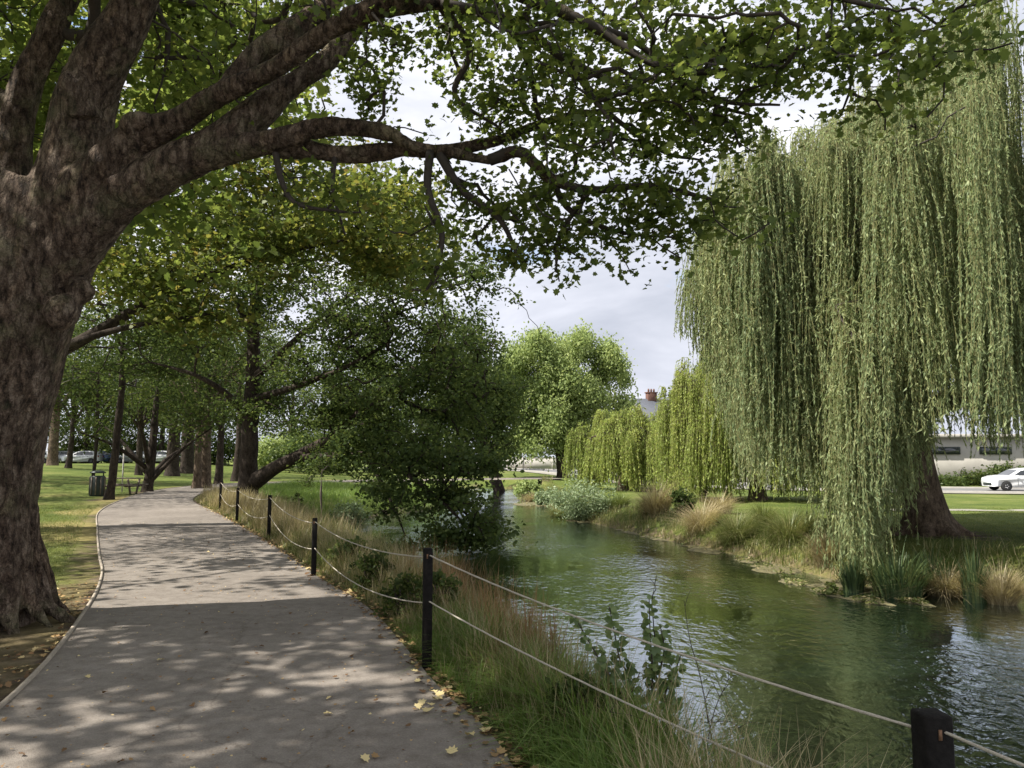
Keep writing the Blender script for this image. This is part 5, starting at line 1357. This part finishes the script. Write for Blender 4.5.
# ------------------------------------------------------------------ cars
def make_car(label, paint, loc, rz, group=None):
    root = empty('parked_car', (0, 0, 0), label, 'car', group)
    W_ = 1.76; L = 4.2
    # side profile (x along, z), front at -x
    low = [(-2.08, .32), (-2.14, .62), (-2.08, .86), (-1.65, 1.0), (-1.15, 1.05), (-.95, 1.03), (.0, 1.02), (1.2, 1.02), (1.75, 1.03), (2.02, .95), (2.08, .6), (2.05, .34)]
    def arch(cx): return [(cx + .36 * math.cos(t), .32 + .36 * math.sin(t)) for t in np.linspace(0, math.pi, 9)]
    bottom = [(2.05, .3)] + arch(1.3) + [(.9, .24), (-.9, .24)] + arch(-1.32) + [(-2.1, .3)]
    prof = low + bottom
    def extr(mb, prof, w0, w1fn=None, y0=None):
        n = len(prof)
        V = [(x, -w0 / 2 * (1 if w1fn is None else w1fn(x, z)), z) for x, z in prof] + [(x, w0 / 2 * (1 if w1fn is None else w1fn(x, z)), z) for x, z in prof]
        q = [(i, (i + 1) % n, (i + 1) % n + n, i + n) for i in range(n)]
        mb.add(V, [np.array(q), np.array([list(range(n))[::-1], list(range(n, 2 * n))])])
    tap = lambda x, z: 1 - .1 * max(0, (abs(x) - 1.4) / .7) ** 2 - .04 * max(0, .5 - z)
    b = MB(); extr(b, prof, W_, tap)
    body = b.build('body', paint, root, False, world=False)
    # cabin
    c = MB()
    base = [(-1.15, 1.0), (-.42, 1.42), (.1, 1.52), (.9, 1.52), (1.55, 1.42), (1.98, 1.0)]
    n = len(base)
    V = [(x, s * (.84 if z < 1.1 else .66), z) for s in (-1, 1) for x, z in base]
    q = [(i, i + 1, i + 1 + n, i + n) for i in range(n - 1)]
    c.add(V, [np.array(q), np.array([list(range(n))[::-1], list(range(n, 2 * n))])]); c.build('cabin', paint, root, False, world=False)
    # glass panels standing slightly proud
    for s in (-1, 1):
        gl = MB()
        pts = [(-.85, 1.04), (-.34, 1.35), (.12, 1.43), (.86, 1.43), (1.35, 1.35), (1.55, 1.06)]
        def yy(z): return s * (.842 - (z - 1.0) / .52 * .182 + .012)
        split = [pts[:3] + [(.32, 1.435), (.32, 1.045)], [(.4, 1.045), (.4, 1.435), (.86, 1.43), (1.35, 1.35), (1.55, 1.06)]]
        for pp in split: gl.poly([(x, yy(z), z) for x, z in (pp if s < 0 else pp[::-1])])
        gl.build('side_window', M['glass'], root, world=False)
        d = MB(); 
        for dx_ in (-.62, .36, 1.12): d.box((dx_, s * (W_ / 2 + .001), .66), (.012, .006, .56))
        d.box((.02, s * (W_ / 2 + .012), .82), (.16, .02, .03)); d.box((.9, s * (W_ / 2 + .012), .83), (.16, .02, .03)); d.build('door_trim', M['metal_dark'], root, world=False)
        m_ = MB(); m_.box((-.66, s * (W_ / 2 + .06), 1.0), (.14, .16, .11), bev=.03); m_.build('mirror', paint, root, world=False)
        h = MB(); h.box((-2.03, s * .62, .74), (.2, .34, .13), bev=.04); h.build('headlight', M['lamp'], root, world=False)
        t = MB(); t.box((2.0, s * .68, .86), (.14, .26, .2), bev=.04); t.build('tail_light', M['tail'], root, world=False)
        for cx in (-1.32, 1.3):
            w = MB(); w.lathe((cx, s * .79, .32), [(.2, -.1), (.31, -.1), (.32, -.06), (.32, .06), (.31, .1), (.2, .1)], 24, 'y'); wo = w.build('wheel', M['tyre'], root, True, world=False)
            rm = MB(); rm.lathe((cx, s * .79, .32), [(.19, -.07), (.2, .0), (.19, .07)], 20, 'y')
            for k_ in range(5):
                a = k_ * 2 * math.pi / 5; rm.box((cx + .1 * math.cos(a), s * .885, .32 + .1 * math.sin(a)), (.05, .03, .05))
            rm.build('rim', M['rim'], wo, False, world=False)
    wsn = MB(); wsn.poly([(-1.155, .74, 1.025), (-1.155, -.74, 1.025), (-.50, -.62, 1.4), (-.50, .62, 1.4)]); wsn.build('windscreen', M['glass'], root, world=False)
    gr = MB(); gr.box((-2.1, 0, .48), (.05, 1.1, .2), bev=.015); gr.build('grille', M['metal_dark'], root, world=False)
    root.location = loc; root.rotation_euler = (0, 0, rz)
    return root
cxp = P(1022, 480, 51.0)
make_car('white hatchback parked on the road at the right edge of the picture', M['white_paint'], (cxp[0] - .35, 51.0 - .4, hz(cxp[0], 50.6) + .035), -.12)
for q, (px, Y, pt, lab) in enumerate([(38, 92, 'white_paint', 'white car parked far left, nearest the plane tree trunk'), (60, 93, 'silver_paint', 'silver car parked between the two far left trunks'), (83, 92, 'white_paint', 'white car parked behind the thin trunk beyond the bin'),
                                      (134, 93, 'silver_paint', 'silver car parked behind the forked tree'), (157, 92, 'white_paint', 'white car parked far behind the path bend'), (103, 94, 'blue_paint', 'dark blue car parked behind the slender leaning trunk')]):
    x = P(px, 460, Y)[0]; make_car(lab, M[pt], (x, Y, hz(x, Y)), .05 * (q % 3), 'cars parked beyond the left lawn')
print('terrain far left z', hz(-54, 92), hz(-20, 92))

# ------------------------------------------------------------------ bin, bench, pole
x, y = P(97, 490, 32)[0], 32.0; z = hz(x, y)
bn = empty('litter_bin', (x, y, z), 'dark cylindrical litter bin on the left lawn beside the slender trunk', 'bin')
b = MB(); b.lathe((x, y, z), [(.27, 0), (.29, .05), (.29, .82), (.27, .86)], 20); b.build('body', M['metal_dark'], bn, True)
b = MB(); b.lathe((x, y, z + .97), [(.31, 0), (.31, .04), (.2, .1), (.04, .12)], 20); b.build('lid', M['metal_dark'], bn, True)
for s in (-1, 1):
    b = MB(); b.box((x + s * .24, y, z + .92), (.03, .05, .14)); b.build('bracket', M['metal_dark'], bn)
for s in range(10):
    a = s * .628; b = MB(); b.box((x + .3 * math.cos(a), y + .3 * math.sin(a), z + .44), (.02, .05, .74), rz=a); b.build('slat', M['timber'], bn)
x, y = P(121, 490, 33.5)[0], 33.5; z = hz(x, y)
pt = empty('picnic_table', (x, y, z), 'low timber picnic table with benches behind the slender leaning trunk', 'table')
b = MB()
for s in range(5): b.box((x, y - .3 + s * .15, z + .72), (1.6, .135, .04), bev=.004)
b.build('table_top', M['timber'], pt)
for s in (-1, 1):
    b = MB(); b.box((x, y + s * .66, z + .43), (1.6, .13, .04)); b.box((x, y + s * .8, z + .43), (1.6, .13, .04)); b.build('bench_seat', M['timber'], pt)
    b = MB(); b.box((x + s * .55, y, z + .38), (.06, 1.5, .08)); b.box((x + s * .55, y - .38, z + .34), (.06, .08, .74), tilt=.4); b.box((x + s * .55, y + .38, z + .34), (.06, .08, .74), tilt=-.4); b.build('leg', M['timber'], pt)
x, y = P(122, 490, 36)[0], 36.0; z = hz(x, y)
sp = empty('marker_pole', (x, y, z), 'thin pale pole standing behind the picnic table', 'pole')
b = MB(); b.tube([(x, y, z - .1), (x, y, z + 2.1)], .035, 8); b.build('shaft', M['concrete'], sp, True)
b = MB(); b.lathe((x, y, z + 2.1), [(.04, 0), (.045, .03), (.02, .06)], 10); b.build('cap', M['concrete'], sp, True)

# ------------------------------------------------------------------ buildings
def gable_house(cx, cy, z, wx_, dy_, hw, hr, rz, label):
    root = empty('house', (cx, cy, z), label, 'house', None, rz)
    b = MB(); b.box((0, 0, hw / 2), (wx_, dy_, hw))
    for s in (-1, 1):
        b.add([(s * wx_ / 2, -dy_ / 2, hw), (s * wx_ / 2, dy_ / 2, hw), (s * wx_ / 2, 0, hr)], [np.array([(0, 1, 2) if s > 0 else (2, 1, 0)])])
    b.build('wall', M['wall'], root, world=False)
    rf = MB(); e = .45
    for s in (-1, 1):
        n = np.array([(-wx_ / 2 - e, s * (dy_ / 2 + e), hw - e * (hr - hw) / (dy_ / 2)), (wx_ / 2 + e, s * (dy_ / 2 + e), hw - e * (hr - hw) / (dy_ / 2)), (wx_ / 2 + e, 0, hr), (-wx_ / 2 - e, 0, hr)])
        V = np.vstack([n + (0, 0, .02), n + (0, 0, .2)]); rf.add(V, [np.array([(3, 2, 1, 0), (4, 5, 6, 7), (0, 1, 5, 4), (1, 2, 6, 5), (2, 3, 7, 6), (3, 0, 4, 7)])])
    ro = rf.build('roof', M['slate'], root, world=False)
    ch = MB(); ch.box((-1.3, 0, hr + .1), (1.5, .8, 1.9), bev=.02); ch.box((-1.3, 0, hr + 1.13), (1.7, 1.0, .16)); co_ = ch.build('chimney', M['brick'], ro, world=False)
    for s in (-1, 0, 1):
        pt_ = MB(); pt_.lathe((-1.3 + s * .45, 0, hr + 1.21), [(.13, 0), (.15, .25), (.11, .5)], 12); pt_.build('chimney_pot', M['brick'], ro, world=False)
    for s in (-1, 1):
        for fl in (1.4, 4.2):
            if fl > hw: continue
            w = MB(); w.box((s * wx_ * .27, -dy_ / 2 - .02, fl), (1.5, .12, 1.5)); wo = w.build('window', M['kerb'], root, world=False)
            w = MB(); w.box((s * wx_ * .27 - .34, -dy_ / 2 - .09, fl), (.6, .03, 1.3)); w.box((s * wx_ * .27 + .34, -dy_ / 2 - .09, fl), (.6, .03, 1.3)); w.build('pane', M['glass'], wo, world=False)
    d = MB(); d.box((0, -dy_ / 2 - .03, 1.05), (1.0, .1, 2.1)); do = d.build('door', M['timber'], root, world=False)
    d = MB(); d.lathe((.38, -dy_ / 2 - .12, 1.05), [(.03, -.04), (.04, 0), (.02, .04)], 8); d.build('handle', M['rim'], do, world=False)
    return root
hp = P(656, 458, 112)
gable_house(hp[0] + .6, 112, hz(hp[0], 112), 8, 8, 7.0, 10.3, .35, 'two storey house with slate roof and red brick chimney above the low willow')
# pale building behind the great willow
bp = P(935, 470, 64); bx0 = bp[0] + 12; bz = hz(bx0, 66)
bl = empty('low_building', (bx0, 66, bz), 'long pale rendered building with a dark window band behind the white hatchback', 'building')
b = MB(); b.box((0, 0, 1.9), (30, 9, 3.8)); b.build('wall', M['wall'], bl, world=False)
rf = MB(); rf.box((0, 0, 3.95), (30.8, 9.8, .28)); rf.build('roof', M['kerb'], bl, world=False)
for q in range(7):
    w = MB(); w.box((-12.6 + q * 4.2, -4.54, 2.75), (2.6, .12, .6)); wo = w.build('window', M['metal_dark'], bl, world=False)
    w = MB(); w.box((-13.2 + q * 4.2, -4.62, 2.75), (1.1, .03, .46)); w.box((-12.0 + q * 4.2, -4.62, 2.75), (1.1, .03, .46)); w.build('pane', M['glass'], wo, world=False)
w = MB(); w.box((3, 0, 0), (.1, .1, .1))
# pale walls beyond the road
def garden_wall(x0, y0, x1, y1, h, label, mat='wall'):
    cx, cy = (x0 + x1) / 2, (y0 + y1) / 2; L = math.hypot(x1 - x0, y1 - y0); a = math.atan2(y1 - y0, x1 - x0); z = hz(cx, cy) - .2
    root = empty('garden_wall', (cx, cy, z), label, 'wall', None, a)
    b = MB(); b.box((0, 0, h / 2), (L, .2, h)); b.build('wall_panel', M[mat], root, world=False)
    b = MB(); b.box((0, 0, h + .04), (L, .28, .08)); b.build('coping', M['kerb'], root, world=False)
    for q in range(int(L / 5) + 1):
        b = MB(); b.box((-L / 2 + q * 5, 0, h / 2 + .06), (.36, .36, h + .18)); b.build('pier', M[mat], root, world=False)
garden_wall(14.5, 70, 33, 62, 1.5, 'pale garden wall beyond the road seen through the willow strands')
garden_wall(-8, 124, 16, 118, 2.0, 'white garden wall under the light green tree at the far end of the river')

# ------------------------------------------------------------------ world, sun, camera
SUN_EL = math.radians(50); SUN_AZ_VEC = np.array([-.96, -.28]); SUN_AZ_VEC /= np.linalg.norm(SUN_AZ_VEC)
w = bpy.data.worlds.new('World'); scn.world = w; w.use_nodes = True; nt = w.node_tree; nt.nodes.clear()
wo = nt.nodes.new('ShaderNodeOutputWorld')
sky = nt.nodes.new('ShaderNodeTexSky'); sky.sky_type = 'NISHITA'; sky.sun_disc = False
sky.sun_elevation = SUN_EL; sky.sun_rotation = math.atan2(SUN_AZ_VEC[0], SUN_AZ_VEC[1])
bg1 = nt.nodes.new('ShaderNodeBackground'); bg1.inputs['Strength'].default_value = .13; nt.links.new(sky.outputs[0], bg1.inputs[0])
tc = nt.nodes.new('ShaderNodeTexCoord'); mp = nt.nodes.new('ShaderNodeMapping'); mp.inputs['Scale'].default_value = (1, 1, 2.6)
mp.inputs['Location'].default_value = (.35, .1, .2)
nt.links.new(tc.outputs['Generated'], mp.inputs['Vector'])
n1 = noise_node(nt, 3.2, 8, .58, mp.outputs[0], .4); n2 = noise_node(nt, 2.2, 6, .55, mp.outputs[0], .6)
cov = ramp(nt, [(.27, (0, 0, 0)), (.4, (1, 1, 1))], n1.outputs['Fac'])
ccol = ramp(nt, [(.32, (.45, .48, .56)), (.5, (.66, .68, .76)), (.66, (.93, .93, .97))], n2.outputs['Fac'])
bg2 = nt.nodes.new('ShaderNodeBackground'); bg2.inputs['Strength'].default_value = .76; nt.links.new(ccol.outputs[0], bg2.inputs[0])
mx_ = nt.nodes.new('ShaderNodeMixShader'); nt.links.new(cov.outputs[0], mx_.inputs[0]); nt.links.new(bg1.outputs[0], mx_.inputs[1]); nt.links.new(bg2.outputs[0], mx_.inputs[2])
nt.links.new(mx_.outputs[0], wo.inputs['Surface'])
sl = bpy.data.lights.new('sun', 'SUN'); sl.energy = 5.0; sl.angle = math.radians(.6); sl.color = (1, .95, .86)
so = bpy.data.objects.new('sun', sl); COL.objects.link(so)
d = Vector((SUN_AZ_VEC[0] * math.cos(SUN_EL), SUN_AZ_VEC[1] * math.cos(SUN_EL), math.sin(SUN_EL)))
so.rotation_euler = d.to_track_quat('Z', 'Y').to_euler(); so.location = (-20, -5, 40)

cam = bpy.data.cameras.new('camera'); co_ = bpy.data.objects.new('camera', cam); COL.objects.link(co_)
cam.sensor_width = 36; cam.lens = F / 1024 * 36; cam.clip_end = 3000; cam.clip_start = .05
co_.location = (0, 0, CAMZ); co_.rotation_euler = (math.pi / 2 + PITCH, 0, 0)
scn.camera = co_
scn.view_settings.view_transform = 'Standard'; scn.view_settings.look = 'None'; scn.view_settings.gamma = 1; scn.view_settings.exposure = 0.82
scn.render.resolution_x = 1024; scn.render.resolution_y = 768
scn.cycles.max_bounces = 6; scn.cycles.diffuse_bounces = 4; scn.cycles.transmission_bounces = 4; scn.cycles.glossy_bounces = 3
